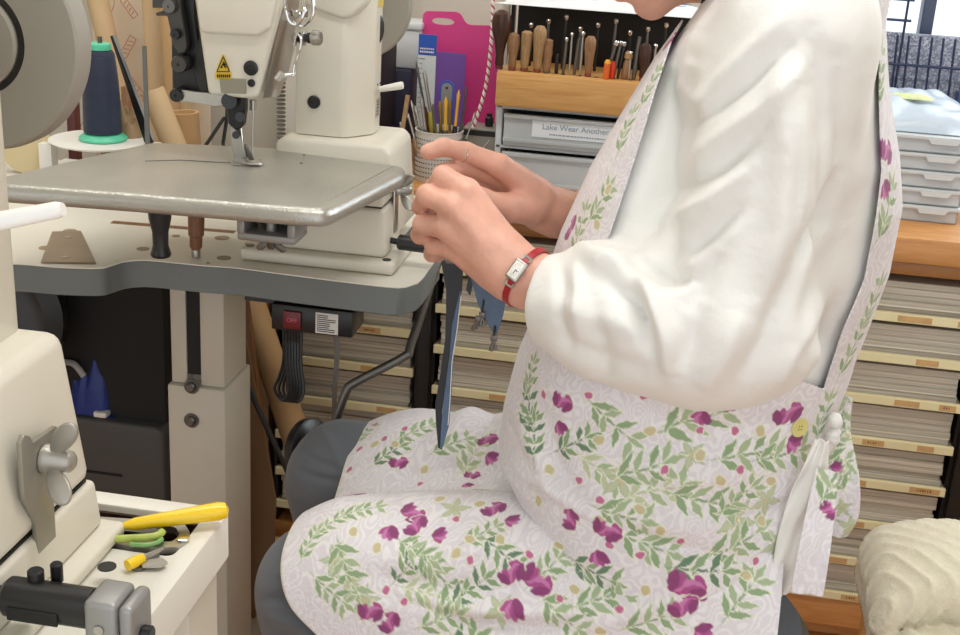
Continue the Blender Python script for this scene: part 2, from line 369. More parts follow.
for i in range(12): q.cyl((-.28+i*.026, 2.02, BZ1-.0005), (-.28+i*.026, 2.02, BZ1+.0004), .0035, 12)
q.build('tool_hole', M['darkwood'], t)
HANDLE = {'mallet': [(.0045, 0), (.007, .004), (.0065, .018), (.009, .035), (.0145, .055), (.016, .07), (.0135, .082), (.006, .088), (0, .089)],
          'round': [(.005, 0), (.0065, .004), (.0062, .014), (.0095, .03), (.0105, .042), (.0085, .051), (.004, .0545), (0, .055)],
          'straight': [(.0048, 0), (.0062, .006), (.0078, .03), (.0088, .046), (.0086, .054), (.005, .0565), (0, .057)],
          'long': [(.005, 0), (.007, .008), (.0085, .03), (.0108, .052), (.0102, .062), (.006, .068), (0, .069)],
          'stub': [(.006, 0), (.0068, .008), (.0066, .02), (.0075, .028), (.0066, .034), (.0072, .038), (.0068, .046), (.003, .048), (0, .048)]}
def handled(kind, x, y, m, label, tilt=(0, 0), hs=1.0, collar='#8a4d45'):
    t = thing('hand_tool', (x, y, BZ1+.0006), label, 'hand tool', 'handled leather tools in the wooden block')
    ax = Vector((tilt[0], tilt[1], 1)).normalized()
    pr = [(r_*hs, h*hs) for r_, h in HANDLE[kind]]
    MB().lathe((x, y, BZ1+.0045), ax, pr, 24).build('handle', m, t)
    MB().lathe((x, y, BZ1+.0006), ax, [(.0055*hs, 0), (.006*hs, .001), (.006*hs, .005), (.0052*hs, .0055)], 20).build('ferrule', mat('ferrule', collar, .4, .3), t)
    return t
def px_tool(x, y): p = P(x, y, 2.02); return p.x
handled('mallet', px_tool(499, 68), 2.02, M['darkwood'], 'large dark brown pear shaped handle, leftmost tool in the wooden block', (.0, 0), .98, '#6b3a33')
handled('round', px_tool(512, 68), 2.02, M['beech'], 'light brown rounded handle just right of the large dark handle', hs=.98)
handled('straight', px_tool(524, 69), 2.02, M['beech2'], 'pale straight flat topped handle, third tool from the left in the block', (.03, 0), 1.02)
handled('long', px_tool(537, 69), 2.02, M['beech2'], 'tall pale bulbous handle, fourth tool from the left in the block', (.02, 0), .98)
handled('stub', px_tool(546, 71), 2.022, M['beech'], 'short ringed wooden handle right of the tall pale handle', (.02, 0), 1.0, '#7a6a55')
handled('long', px_tool(588, 73), 2.02, M['beech'], 'rounded brown handle left of the orange cutter', (-.0, 0), .84)
handled('round', px_tool(643, 76), 2.02, M['darkwood'], 'dark round handle, rightmost of the wooden handles by the person', (.0, 0), .98)
def rod_tool(x, y, h, r_, m, label, tilt=(0, 0), head=None, hm=None, name='stamping_tool'):
    t = thing(name, (x, y, BZ1+.0006), label, 'hand tool', 'metal leather stamps in the wooden block')
    ax = Vector((tilt[0], tilt[1], 1)).normalized(); base = Vector((x, y, BZ1+.0006))
    MB().lathe(base, ax, [(r_*.8, 0), (r_, .002), (r_, h*.8), (r_*.8, h)], 12).build('shaft', m, t)
    if head: MB().lathe(base+ax*(h+.0002), ax, [(head*.6, 0), (head, .002), (head, head*1.5), (head*.5, head*2)], 14).build('head', hm or M['chrome'], t)
    return t
spec = [(556, .03, .0030, 'black', .0, None), (563, .05, .0026, 'dsteel', .03, .0032), (569, .058, .0018, 'steel', 0, .003), (574, .056, .0026, 'dsteel', .06, None), (580, .06, .0022, 'steel', 0, .0035),
        (606, .05, .003, 'dsteel', .22, .0045), (613, .052, .0028, 'dsteel', .15, .003), (618, .05, .0022, 'black', .1, .0035), (629, .036, .0022, 'steel', 0, .0035), (634, .066, .0036, 'dsteel', .05, None), (653, .05, .0024, 'steel', 0, .0035), (657, .045, .002, 'steel', .1, .003)]
NB = ['short black rod right of the ringed handle', 'grey steel rod with a bright head right of the short black rod', 'thin bright rod among the steel stamps', 'leaning grey rod in the middle of the steel stamps', 'tall bright rod left of the rounded brown handle', 'tilted steel punch with a shiny head right of the orange cutter', 'second tilted steel punch right of the orange cutter', 'black shafted punch with bright head', 'short steel stamp beside the tall grey rasp', 'tall thick grey rasp near the right end of the block', 'steel stamp right of the dark round handle', 'rightmost thin steel stamp of the block']
for (px, h, r_, m_, tl, hd), lb in zip(spec, NB): rod_tool(px_tool(px, 73), 2.022, h, r_, M[m_], lb, (tl, 0), hd)
NTH = ['leftmost', 'second from left', 'third from left', 'fourth from left', 'fifth from left', 'middle', 'fifth from right', 'fourth from right', 'third from right', 'second from right', 'rightmost']
for i in range(11):          # second row of stamps, in the dark behind
    x = -.262+i*.026; h = .060+.008*((i*7) % 3)
    rod_tool(x, 2.075, h, .0024, M['dsteel'] if i % 2 else M['black'], NTH[i]+' slim bright headed metal stamp in the back row of the wooden block', (.02*((i % 3)-1), 0), .0038, M['chrome'])
# awl with long wooden handle, cutter
t = rod_tool(px_tool(624, 74), 2.024, .03, .0055, M['beech'], 'slender wooden awl handle leaning left of the tall rasp', (.12, 0), .0065, M['beech2'], 'awl')
t = thing('craft_cutter', (px_tool(609, 73), 2.017, BZ1), 'small orange cutter with a yellow end in the block', 'cutter')
x = px_tool(609, 73)-.004
MB().lathe((x, 2.010, BZ1+.0006), (.05, 0, 1), [(.0045, 0), (.005, .002), (.005, .022), (.004, .023)], 16).build('body', mat('orange_plastic', '#e06a2a', .35), t)
MB().lathe((x+.0012, 2.010, BZ1+.0238), (.05, 0, 1), [(.005, 0), (.0052, .002), (.003, .006), (0, .0065)], 16).build('cap', mat('yellow_cap', '#f0a92c', .35), t)
rod_tool(x+.0085, 2.018, .026, .0042, mat('red_plastic', '#cf3a28', .35), 'red stubby marker behind the orange cutter', (.04, 0), None, None, 'marker_pen')
# bundle of papers on top of the rack
b = blob(-.16, 2.14, 1.0225, .16, .07, .012, 11, sharp=.35)
pp = solo('paper_bundle', b, mat('white_paper', '#eef1f4', .5, noise=(25, .05)), 'crumpled white printed papers lying on top of the tool rack', 'papers', smooth=60)
q = MB(); rr = random.Random(2)
for k in range(26):
    x = rr.uniform(-.25, -.03); y = rr.uniform(2.085, 2.12); q.tube([(x, y, 1.0375), (x+rr.uniform(.003, .012), y+rr.uniform(-.003, .003), 1.0377), (x+rr.uniform(.012, .016), y+.003, 1.0375)], .0005, 5)
q.build('printing', mat('blue_print', '#5b8fc0', .6), pp)['kind'] = 'stuff'
solo('white_post', MB().box((-.325, 2.16, .7355), (-.312, 2.175, 1.5), .001), M['white'], 'narrow white upright strip behind the large dark tool handle', 'post')
solo('black_rail', MB().box((-.3095, 2.165, .7355), (-.303, 2.18, 1.5), .001), M['black'], 'narrow black upright rail beside the white strip', 'post')

# ------------------------------------------------------------ boards, pen cup and small things on the worktop
def rounded(x0, x1, z0, z1, r_, Y, n=6):
    out = []
    for cx, cz, a0 in ((x1-r_, z1-r_, 0), (x0+r_, z1-r_, 90), (x0+r_, z0+r_, 180), (x1-r_, z0+r_, 270)):
        for i in range(n+1):
            a = math.radians(a0+90*i/n); out.append((cx+r_*math.cos(a), Y, cz+r_*math.sin(a)))
    return out
Yb = 2.3
A = P(424, 12, Yb); Bq = P(462, 12, Yb); Cq = P(492, 25, Yb)
def smoothpoly(pts, n=5, closed=True):
    out = []; N = len(pts)
    for i in range(N):
        a, b_, c = Vector(pts[i-1]), Vector(pts[i]), Vector(pts[(i+1) % N]); r_ = min((a-b_).length, (c-b_).length, .024)*.45
        p = b_+(a-b_).normalized()*r_; q_ = b_+(c-b_).normalized()*r_
        for k in range(n+1):
            t = k/n; out.append(p*(1-t)**2+b_*2*t*(1-t)+q_*t*t)
    return out
z0 = .7355
lft = P(421, 60, Yb).x; tL = P(424, 11, Yb); tR = P(460, 12, Yb); sR = P(466, 25, Yb); rt = P(505, 26, Yb)
bp_ = [(lft, Yb, z0), (lft, Yb, tL.z), (tR.x, Yb, tR.z), (sR.x, Yb, sR.z), (rt.x, Yb, rt.z), (rt.x+.002, Yb, z0)]
outl = smoothpoly(bp_)
hc = P(443, 21, Yb)
pm = mat('pink_plastic', '#e0458f', .4, alpha=.97)
b = bmesh.new(); vs = [b.verts.new(p) for p in outl]; es = [b.edges.new((vs[i], vs[(i+1) % len(vs)])) for i in range(len(vs))]
hv = [b.verts.new((hc.x+.0205*math.copysign(abs(math.cos(a))**.7, math.cos(a)), Yb, hc.z+.007*math.sin(a)-(.002 if math.sin(a) > 0 else 0))) for a in [i*math.pi/10 for i in range(20)]]
es += [b.edges.new((hv[i], hv[(i+1) % 20])) for i in range(20)]
bmesh.ops.triangle_fill(b, use_beauty=True, use_dissolve=True, edges=es)
r_ = bmesh.ops.extrude_face_region(b, geom=b.faces[:]); bmesh.ops.translate(b, vec=(0, .004, 0), verts=[v for v in r_['geom'] if isinstance(v, bmesh.types.BMVert)])
mb = MB().bm(b)
solo('cutting_board', mb, pm, 'bright pink plastic cutting board with a handle slot leaning upright', 'cutting board', smooth=20)
pv = P(466, 54, 2.25); pl_ = P(430, 54, 2.25)
solo('cutting_mat', MB().prism(rounded(pl_.x-.02, pv.x, z0, pv.z, .004, 2.25), (0, .003, 0)), mat('violet_plastic', '#7a52a8', .5), 'violet plastic board standing before the pink cutting board', 'board')
def boxpx(x0, y0, x1, y1, Y, d): a = P(x0, y0, Y); c = P(x1, y1, Y); return (min(a.x, c.x), Y, min(a.z, c.z)), (max(a.x, c.x), Y+d, max(a.z, c.z))
# ruler pack
t = thing('ruler_pack', (P(428, 60, 2.10).x, 2.10, z0), 'blue headed clear packet of rulers standing behind the pen cup', 'packet')
a = P(419, 34, 2.10); c = P(436, 56, 2.10)
hd = MB().box((a.x, 2.10, c.z), (c.x, 2.103, a.z), .0005).build('header_card', mat('blue_card', '#2553b5', .4), t, 0)
q = MB()
for zz, hh in ((c.z+.0095, .0022), (c.z+.004, .003)):
    x = a.x+.003
    while x < c.x-.004: q.box((x, 2.0992, zz), (x+.0018, 2.0997, zz+hh)); x += .0030
q.build('white_print', M['white'], hd, 0)
MB().box((a.x, 2.10, z0), (c.x, 2.103, c.z-.0003), .0005).build('sleeve', mat('clear_sleeve', '#d9e1e4', .2, alpha=.85), t, 0)
q = MB()
for i in range(12): q.box((a.x+.002, 2.0988, c.z-.006-i*.008), (a.x+(.008 if i % 3 else .012), 2.0994, c.z-.0055-i*.008))
q.build('scale_marks', M['blackm'], t, 0)
# pen cup
cc = P(438, 160, 2.055); cr = .0385
t = thing('pen_cup', (cc.x, 2.055, z0), 'white perforated round pen cup full of tools beside the hands', 'cup')
b = MB().lathe((cc.x, 2.055, z0), (0, 0, 1), [(cr*.96, 0), (cr*.98, .002), (cr, .08), (cr*1.03, .081), (cr*1.03, .0825), (cr*.97, .0825), (cr*.95, .078), (cr*.93, .004), (0, .0035)], 48)
b.build('cup_body', mat('cup_white', '#d8d6d2', .5), t)
q = MB()
for i in range(26):
    an = math.pi+math.pi*i/25
    for k in range(9):
        q.cyl((cc.x+math.cos(an)*(cr-.0015), 2.055+math.sin(an)*(cr-.0015), z0+.009+k*.0076), (cc.x+math.cos(an)*(cr+.0006), 2.055+math.sin(an)*(cr+.0006), z0+.009+k*.0076), .0012, 6)
q.build('hole_pattern', mat('hole_dark', '#5a5a5c', .8), t, 0)
def cup_tool(name, x0, top, y0, r_, m, label, cat='hand tool', tipm=None, tipr=None, split=.6):
    # x0: place in the cup, top: (px, py) of the tip seen at depth y0
    r_ *= 1.3; base = Vector((cc.x+x0, y0, z0+.0045)); tp = P(top[0], top[1], y0+.004); d = tp-base; L = d.length; ax = d.normalized()
    t = thing(name, base, label, cat, 'tools standing in the pen cup')
    MB().lathe(base, ax, [(r_*.7, 0), (r_*.9, L*.1), (r_, L*split*.8), (r_*.7, L*split)], 12).build('handle', m, t)
    q = tipr or r_*.45
    MB().lathe(base+ax*(L*split+.0002), ax, [(q, 0), (q, L*(1-split)*.7), (q*1.25, L*(1-split)*.85), (q*.3, L*(1-split))], 10).build('tip', tipm or M['steel'], t)
CT = [(-.024, (400, 122), 2.045, .0045, 'beech2', 'wooden handled tool leaning furthest left out of the cup', 'steel'), (-.016, (407, 112), 2.035, .004, 'beech2', 'orange wooden handle with steel blade left of centre in the cup', 'chrome'),
      (-.020, (411, 100), 2.06, .0035, 'beech', 'brown handled pricker rising behind the left tools in the cup', 'chrome'), (-.010, (415, 106), 2.05, .0045, 'beech', 'thick brown handle with a bright crook tip in the cup', 'chrome'),
      (-.004, (421, 96), 2.03, .0042, 'dsteel', 'grey steel punch at the front middle of the cup', 'steel'), (.002, (424, 70), 2.07, .005, 'olive', 'olive yellow handled clear brush standing tallest in the cup', 'steel'),
      (.006, (433, 104), 2.03, .0044, 'dsteel', 'dark grey square punch in the middle of the cup', 'dsteel'), (.010, (440, 101), 2.045, .005, 'brasspl', 'brass collared grey punch right of the middle of the cup', 'gold'),
      (.015, (446, 97), 2.035, .0045, 'dsteel', 'grey handled punch with yellow top in the cup', 'yel'), (.020, (450, 100), 2.055, .0042, 'beech2', 'ochre handled awl near the right side of the cup', 'gold'),
      (.024, (459, 90), 2.04, .004, 'black', 'black and yellow craft knife at the right of the cup', 'yel'), (.028, (467, 86), 2.06, .0032, 'dsteel', 'thin grey scriber leaning right out of the cup', 'dsteel'),
      (.029, (475, 112), 2.045, .0022, 'dsteel', 'thin hooked wire tool leaning far right out of the cup', 'chrome'), (-.005, (416, 62), 2.075, .0035, 'redb', 'dark red handle behind the left tools of the cup', 'dsteel')]
M['olive'] = mat('olive_plastic', '#b5a93a', .35); M['brasspl'] = mat('grey_plastic', '#67696b', .4); M['yel'] = mat('yellow_metal', '#dfae35', .35); M['redb'] = mat('maroon_handle', '#5b2a26', .4)
for x_, tp, y_, r_, m_, lb, tm in CT: cup_tool('punch' if 'punch' in lb else 'hand_tool', x_, tp, y_, r_, M[m_], lb, tipm=M[tm])
# small steel ruler with round blue holder
a = P(446, 84, 2.085)
t = thing('tape_gauge', (a.x, 2.085, z0), 'blue edged grey gauge with a round top behind the pen cup', 'gauge')
bl = mat('blue_plastic', '#3c56b8', .35)
MB().prism(rounded(a.x-.0125, a.x+.0125, z0, a.z+.004, .0124, 2.095), (0, .004, 0), 0).build('body', bl, t)
MB().prism(rounded(a.x-.009, a.x+.009, z0+.02, a.z, .0088, 2.0945), (0, .0005, 0), 0).build('face_plate', M['castgrey'], t)
MB().cyl((a.x, 2.0935, a.z-.008), (a.x, 2.0943, a.z-.008), .0022).build('hole', M['black'], t)
# small white framed stand and dark jar
lo, hi = boxpx(463, 127, 494, 175, 2.08, .05); lo = (lo[0], lo[1], z0)
t = thing('bench_box', ((lo[0]+hi[0])/2, 2.08, z0), 'small grey metal box with a black top slot beside the drawers', 'box')
MB().box(lo, hi, .002).build('body', mat('box_grey', '#9a958c', .45, .4), t)
MB().box((lo[0]+.002, 2.0785, hi[2]-.012), (hi[0]-.002, 2.0795, hi[2]-.003)).build('slot', M['black'], t, 0)
MB().tube([(lo[0]+.003, 2.074, z0+.001), (lo[0]+.012, 2.074, z0+.02), (hi[0]-.01, 2.074, hi[2]-.016)], .001, 6).build('wire_stay', M['chrome'], t)
p = P(489, 118, 2.1)
solo('ink_bottle', MB().lathe((p.x, 2.105, hi[2]+.0003), (0, 0, 1), [(.006, 0), (.007, .002), (.007, .014), (.0045, .016), (.0045, .021), (0, .0215)], 20), M['black'], 'tiny black bottle on the small grey metal box', 'bottle')
# twisted red and white cord hanging from a hook
top = P(488, -60, 2.07); low = P(472, 134, 2.07)
pts = spline([P(492, -60, 2.07), P(493, 0, 2.07), P(491, 45, 2.07), P(485, 90, 2.07), P(473, 128, 2.07)], 14)
t = thing('twisted_cord', pts[-1], 'red and white twisted cord hanging before the pink board', 'cord')
for k, (nm, m_) in enumerate((('white_strand', M['white']), ('red_strand', mat('red_yarn', '#c23a5a', .7)), ('second_white_strand', M['white']))):
    q = []; L = 0
    for i, p in enumerate(pts):
        if i: L += (p-pts[i-1]).length
        for s_ in range(3):
            nx = pts[min(i+1, len(pts)-1)]; pp2 = p.lerp(nx, s_/3); l2 = L+(nx-p).length*s_/3
            an = l2/.012*2*math.pi+k*2*math.pi/3
            q.append(pp2+Vector((math.cos(an), math.sin(an), 0))*.0016)
    MB().tube(q, .0017, 7).build(nm, m_, t)
solo('wall_hook', MB().tube([(pts[0].x, 2.07, pts[0].z), (pts[0].x, 2.07, pts[0].z+.02), (pts[0].x, 2.3, pts[0].z+.02), (pts[0].x, 2.521, pts[0].z+.02)], .003, 8), M['steel'], 'steel wall hook high on the back wall that holds the cord', 'hook')
# hanging translucent box
lo, hi = boxpx(384, 8, 419, 70, 2.28, .07)
t = thing('plastic_container', ((lo[0]+hi[0])/2, 2.3, lo[2]), 'translucent plastic container stacked on a dark box behind the handwheel', 'container')
MB().box(lo, (hi[0], hi[1], hi[2]-.035), .006).build('tub', M['clearw'], t)
MB().box((lo[0]-.003, lo[1]-.003, hi[2]-.034), (hi[0]+.002, hi[1]+.003, hi[2]-.022), .003).build('lid', M['clearw'], t)
solo('dark_box', MB().box((lo[0]-.06, 2.27, z0), (hi[0]-.012, 2.37, lo[2]-.0005), .004), mat('navy_box', '#23233a', .6), 'dark navy box standing under the translucent container', 'box')
solo('wooden_ruler', MB().tube([P(393, 190, 2.0), P(408, 95, 2.03)], .0045, 4), M['beech2'], 'pale wooden stick leaning left of the pen cup', 'stick')
q = solo('clip_card', MB().box((P(384, 80, 2.2).x, 2.24, z0), (P(384, 80, 2.2).x+.006, 2.25, .93), .001), mat('white_chain', '#e6e6e8', .4), 'narrow white strip standing at the column edge', 'strip')
# ------------------------------------------------------------ the far machine table
TZ = .75
t = thing('machine_table', (-.6, 1.65, 0), 'cream topped sewing table with a thick grey edge on a boxy steel leg', 'table')
front = [Z(x, y, TZ) for x, y in ((-40, 262), (20, 264), (60, 267), (98, 268), (112, 265), (124, 261.5), (138, 260), (155, 260.5), (200, 265), (239, 268), (300, 276), (372, 285), (398, 287.5))]
fr = [(p.x, p.y) for p in spline(front, 5)]
xr = -.302
out = fr+[(xr-.012, fr[-1][1]+.006), (xr-.002, fr[-1][1]+.025), (xr, fr[-1][1]+.05), (xr, 1.60), (xr-.015, 1.618), (-.352, 1.622), (-.366, 1.64), (-.366, 1.88), (-1.25, 1.88), (-1.25, fr[0][1])]
MB().prism([(x, y, .714) for x, y in out], (0, 0, .0345), .001, 1).build('table_edge', M['greyedge'], t)
top_ = MB().prism([(x, y, .7487) for x, y in out], (0, 0, .0013)).build('tabletop', M['cream2'], t)
hb_ = mat('hole_brown', '#a08c70', .6)
for x, y, r_ in ((46, 248, .010), (70, 231, .010), (143, 249, .009), (224, 258, .010), (250, 244, .008), (208, 263, .003), (176, 236, .006), (222, 238, .011)):
    c = Z(x, y, TZ); MB().cyl((c.x, c.y, TZ-.0003), (c.x, c.y, TZ+.0004), r_*.9, 20).build('bolt_hole', hb_, top_, 0)
c0 = Z(112, 222, TZ); c1 = Z(235, 232, TZ)
MB().tube([c0, c1], .007, 8, flat=.08).build('long_slot', M['brownwood'], top_, 0)
lg = MB().box((-.678, 1.60, .52), (-.655, 1.69, .7135), .002).box((-.635, 1.60, .52), (-.600, 1.69, .7135), .002).box((-.677, 1.62, .52), (-.601, 1.689, .713))
lg2 = MB().box((-.682, 1.593, .04), (-.597, 1.70, .519), .003)
legm = mat('leg_enamel', '#ccc5b5', .45, noise=(5, .05))
l1 = lg.build('upper_leg', legm, t)
MB().box((-.6545, 1.602, .535), (-.6355, 1.618, .713)).build('slot', M['blackm'], l1, 0)
l2 = lg2.build('leg', legm, t)
for y in (387, 421):
    p = P(191, y, 1.59); MB().lathe((p.x, 1.5925, p.z), (0, -1, 0), [(.011, 0), (.011, .0015), (.0075, .0016), (.0075, .006), (.005, .008)], 6+14).build('bolt', M['dsteel'], l2)
MB().box((-.70, 1.40, .0), (-.58, 1.78, .039), .006).build('foot', legm, t)
# second leg far left, hidden mostly
MB().box((-1.19, 1.593, .04), (-1.11, 1.70, .7135), .003).build('leg', legm, t); MB().box((-1.20, 1.40, .0), (-1.10, 1.84, .039), .006).build('foot', legm, t)
# switch box with cables
a = P(268, 310, 1.52); c = P(352, 345, 1.52)
sx0, sx1 = -.506, -.397
sb = MB().box((sx0, 1.52, .648), (sx1, 1.58, .684), .003).box((-.545, 1.53, .6805), (sx1+.01, 1.57, .7135)).build('switch_box', M['black'], t)
MB().box((sx0+.017, 1.5165, .653), (sx0+.041, 1.5195, .677), .002).build('rocker_switch', mat('red_switch', '#6e1420', .35), sb)
text('OFF', .008, (sx0+.029, 1.5160, .665), (1, 0, 0), (0, 0, 1), mat('pink_ink', '#d86a78', .5), sb)
MB().box((sx0+.060, 1.5188, .651), (sx0+.090, 1.5196, .679)).build('rating_label', mat('label_white', '#e4e0d8', .5), sb, 0)
q = MB()
for i in range(9): q.box((sx0+.062, 1.5182, .6535+i*.0027), (sx0+.062+random.uniform(.012, .026), 1.5187, .6545+i*.0027))
q.build('fine_print', M['blackm'], sb, 0)
b = MB()
for k in range(6):
    x = -.497+k*.004; b.tube(spline([(x, 1.545, .648), (x+.001, 1.543, .60), (x-.004, 1.54, .575), (x-.010+.002*k, 1.538, .556), (x+.004, 1.53, .545), (x+.012, 1.532, .56), (x+.006, 1.538, .60), (x+.003, 1.55, .6475)], 6), .0024, 6)
b.build('cable_bundle', M['black'], t)
MB().tube(spline([(-.43, 1.55, .6475), (-.425, 1.55, .62), (-.43, 1.56, .56), (-.44, 1.60, .48), (-.45, 1.66, .40)], 6), .0035, 8).build('power_cord', mat('grey_cord', '#75716b', .6), t)
# knee lifter
rodp = [P(441, 250, 1.62), P(437, 264, 1.59), P(411, 344, 1.52), P(405, 356, 1.51), P(356, 382, 1.49), P(346, 392, 1.485), P(333, 428, 1.48), P(325, 446, 1.48)]
kl = MB().tube(spline(rodp, 5), .0058, 12).tube([P(441, 250, 1.62), (P(441, 250, 1.62).x-.03, 1.66, .706)], .0058).build('knee_lifter', M['dsteel'], t)
kp = P(312, 452, 1.485)
MB().lathe((kp.x-.010, 1.485, kp.z), (.9, -.35, .25), [(.006, -.004), (.040, 0), (.043, .004), (.043, .014), (.038, .018), (0, .019)], 36).build('knee_pad', M['black'], kl)

# things on that table
a = [Z(x, y, TZ+.0006) for x, y in ((52, 233), (81, 232), (96, 264), (41, 263))]
t = thing('cover_plate', (a[0]+a[2])/2, 'flat steel cover plate lying on the cream table top', 'metal plate')
MB().prism(a, (0, 0, .0022), .0005, 1).build('plate', mat('brown_steel', '#a59480', .3, .75, noise=(20, .08)), t)
q = MB()
for x, y in ((68, 237), (65, 257)): c = Z(x, y, TZ+.003); q.cyl((c.x, c.y, TZ+.0028), (c.x, c.y, TZ+.0034), .0042, 16)
q.build('screw_hole', M['steel'], t)
c = Z(190, 262, TZ); c.y += .02
t = thing('wooden_awl', (c.x, c.y, TZ+.0006), 'brown wooden handled awl standing upright in a hole of the table', 'awl')
MB().lathe((c.x, c.y, TZ+.0106), (0.03, 0, 1), [(.0055, 0), (.0078, .004), (.008, .017), (.0098, .019), (.0104, .05), (.0085, .056), (.003, .0575), (0, .058)], 20).build('handle', wood('awl_wood', '#8d6145', '#6f4732', (30, 30, 4)), t)
MB().cyl((c.x, c.y, TZ+.0006), (c.x, c.y, TZ+.0104), .0055, 16).build('ferrule', M['steel'], t)
# spool stand, thread cone
t = thing('spool_stand', (-.87, 1.8, TZ+.0006), 'white tray stand that carries the navy thread cone', 'stand')
MB().lathe((-.868, 1.8, .802), (0, 0, 1), [(.055, 0), (.069, .004), (.073, .007), (.070, .0075), (.0, .0075)], 48).build('tray', M['white'], t)
MB().box((-.95, 1.77, .7505), (-.93, 1.79, .8015)).box((-.80, 1.83, .7505), (-.79, 1.85, .8015)).box((-.96, 1.74, .7506), (-.78, 1.87, .757), .002).build('stand_legs', M['white'], t)
MB().cyl((-.8615, 1.8, .8036), (-.8595, 1.8, .962), .0035).build('spindle', M['dsteel'], t)
t = thing('thread_cone', (-.861, 1.8, .8042), 'large cone of navy blue thread on a mint green base', 'thread cone')
mint = mat('mint_plastic', '#5fd0a8', .35)
nav = mat('navy_thread', '#16233f', .55, sheen=.1); nt = nav.node_tree; bs = nt.nodes['Principled BSDF']
tc = nt.nodes.new('ShaderNodeTexCoord'); wv = nt.nodes.new('ShaderNodeTexWave'); wv.wave_type = 'BANDS'; wv.bands_direction = 'Z'; wv.inputs['Scale'].default_value = 160; wv.inputs['Distortion'].default_value = 2
bp = nt.nodes.new('ShaderNodeBump'); bp.inputs['Strength'].default_value = .6; bp.inputs['Distance'].default_value = .0007
nt.links.new(tc.outputs['Object'], wv.inputs[0]); nt.links.new(wv.outputs[0], bp.inputs['Height']); nt.links.new(bp.outputs[0], bs.inputs['Normal'])
MB().lathe((-.861, 1.8, .8042), (0, 0, 1), [(.0345, 0), (.0355, .003), (.030, .008), (.0262, .010), (.005, .0102)], 40).build('base', mint, t)
MB().lathe((-.861, 1.8, .8146), (0, 0, 1), [(.025, 0), (.0280, .002), (.0272, .05), (.0250, .085), (.0215, .117), (.0185, .1215), (.006, .1222)], 40).build('thread', nav, t)
MB().lathe((-.861, 1.8, .9370), (0, 0, 1), [(.005, 0), (.0165, .0002), (.0170, .001), (.0165, .009), (.013, .010), (.005, .010)], 40).build('top_ring', mint, t)
t.location.z += .006
# black tripod thread guide behind the needle
t = thing('thread_guide', (-.62, 1.74, TZ+.0006), 'black wire tripod standing on the table behind the needle', 'wire stand')
MB().tube([P(206, 145, 1.76), P(224, 118, 1.78)], .0028, 8).tube([P(223, 143, 1.78), P(227, 118, 1.78)], .0028, 8).tube([(-.655, 1.70, .7516), P(206, 145, 1.76)], .0028, 8).tube([(-.625, 1.70, .7516), P(223, 143, 1.78)], .0028, 8).tube([P(224, 118, 1.78), P(227, 118, 1.78), P(228, 60, 1.8)], .0028, 8).build('tripod', M['black'], t)
# upright needle gauge rods at the left
solo('steel_strip', MB().prism([P(142, 46, 1.64), P(146, 46, 1.64), P(151, 175, 1.60), P(146, 175, 1.60)], (0, .0015, 0)), M['dsteel'], 'thin upright grey steel strip rising behind the metal work plate', 'metal strip')
t = thing('square_ruler', P(150, 170, 1.7), 'black edged ruler leaning behind the navy thread cone', 'ruler')
MB().prism([P(110, 36, 1.86), P(115, 35, 1.86), P(153, 140, 1.80), P(150, 160, 1.80)], (0, .002, 0)).build('blade', M['black'], t, 0)
MB().prism([P(112.5, 35.5, 1.858), P(116, 35, 1.858), P(154.5, 140, 1.798), P(152.5, 140, 1.798)], (0, .001, 0)).build('scale_edge', M['castgrey'], t, 0)
# flat books and sheets at the back of the table, seen under the plate
solo('magazine', MB().box((-.78, 1.72, TZ+.0006), (-.60, 1.86, TZ+.008), .0008, rz=.06), mat('glossy_cover', '#d6cfc6', .3, noise=(60, .3)), 'thin printed magazine lying at the back of the machine table', 'magazine')
solo('ruler', MB().box((-.80, 1.665, TZ+.0006), (-.66, 1.685, TZ+.0022), .0004, rz=-.12), M['steel'], 'steel ruler lying on the machine table below the plate', 'ruler')

# ------------------------------------------------------------ the far sewing machine
def wingnut(parent, c, axis, r_, up, m, ang=30, name='wing_nut'):
    ax = Vector(axis).normalized(); up = Vector(up).normalized(); sd = ax.cross(up)
    b = MB().lathe(c, ax, [(r_*.42, 0), (r_*.42, r_*.15), (r_*.34, r_*.3), (r_*.30, r_*.75), (r_*.2, r_*.85), (0, r_*.86)], 20)
    for s_ in (-1, 1):
        d = (up*math.cos(math.radians(ang))*s_+sd*math.sin(math.radians(ang))).normalized(); n_ = ax.cross(d)
        o_ = []; mj = (d*.80+ax*.60).normalized(); mn = (ax*.80-d*.60).normalized(); cc_ = Vector(c)+d*r_*.72+ax*r_*.62
        for k in range(24):
            a_ = 2*math.pi*k/24; o_.append(cc_+mj*r_*.60*math.cos(a_)+mn*r_*(.30+.05*math.cos(a_))*math.sin(a_)-n_*r_*.07)
        b.prism(o_, n_*r_*.14, r_*.05, 2)      # each wing is a leaf in the plane of the axis, bent outwards
    return b.build(name, m, parent, 50)
SM = thing('sewing_machine', (-.45, 1.62, TZ), 'cream industrial sewing machine with a grey metal work plate, on the far table', 'sewing machine')
cr_ = M['cream']
b = MB().box((-.535, 1.482, TZ+.0006), (-.338, 1.612, TZ+.017), .005, seg=3)
o = b.build('base_plate', cr_, SM)
for x, y in ((-.525, 1.495), (-.349, 1.495)): MB().cyl((x, y, TZ+.0168), (x, y, TZ+.0178), .0055, 16).build('base_screw', M['black'], o)
b = MB().prism([(-.505, 1.497, TZ+.0172), (-.352, 1.497, TZ+.0172), (-.356, 1.497, .829), (-.505, 1.497, .829)], (0, .085, 0), .006, 3)
b.prism([(-.505, 1.497, .8312), (-.3562, 1.497, .8312), (-.359, 1.497, .8485), (-.505, 1.497, .8485)], (0, .085, 0), .005, 3)
b.build('base_block', cr_, SM, 40)
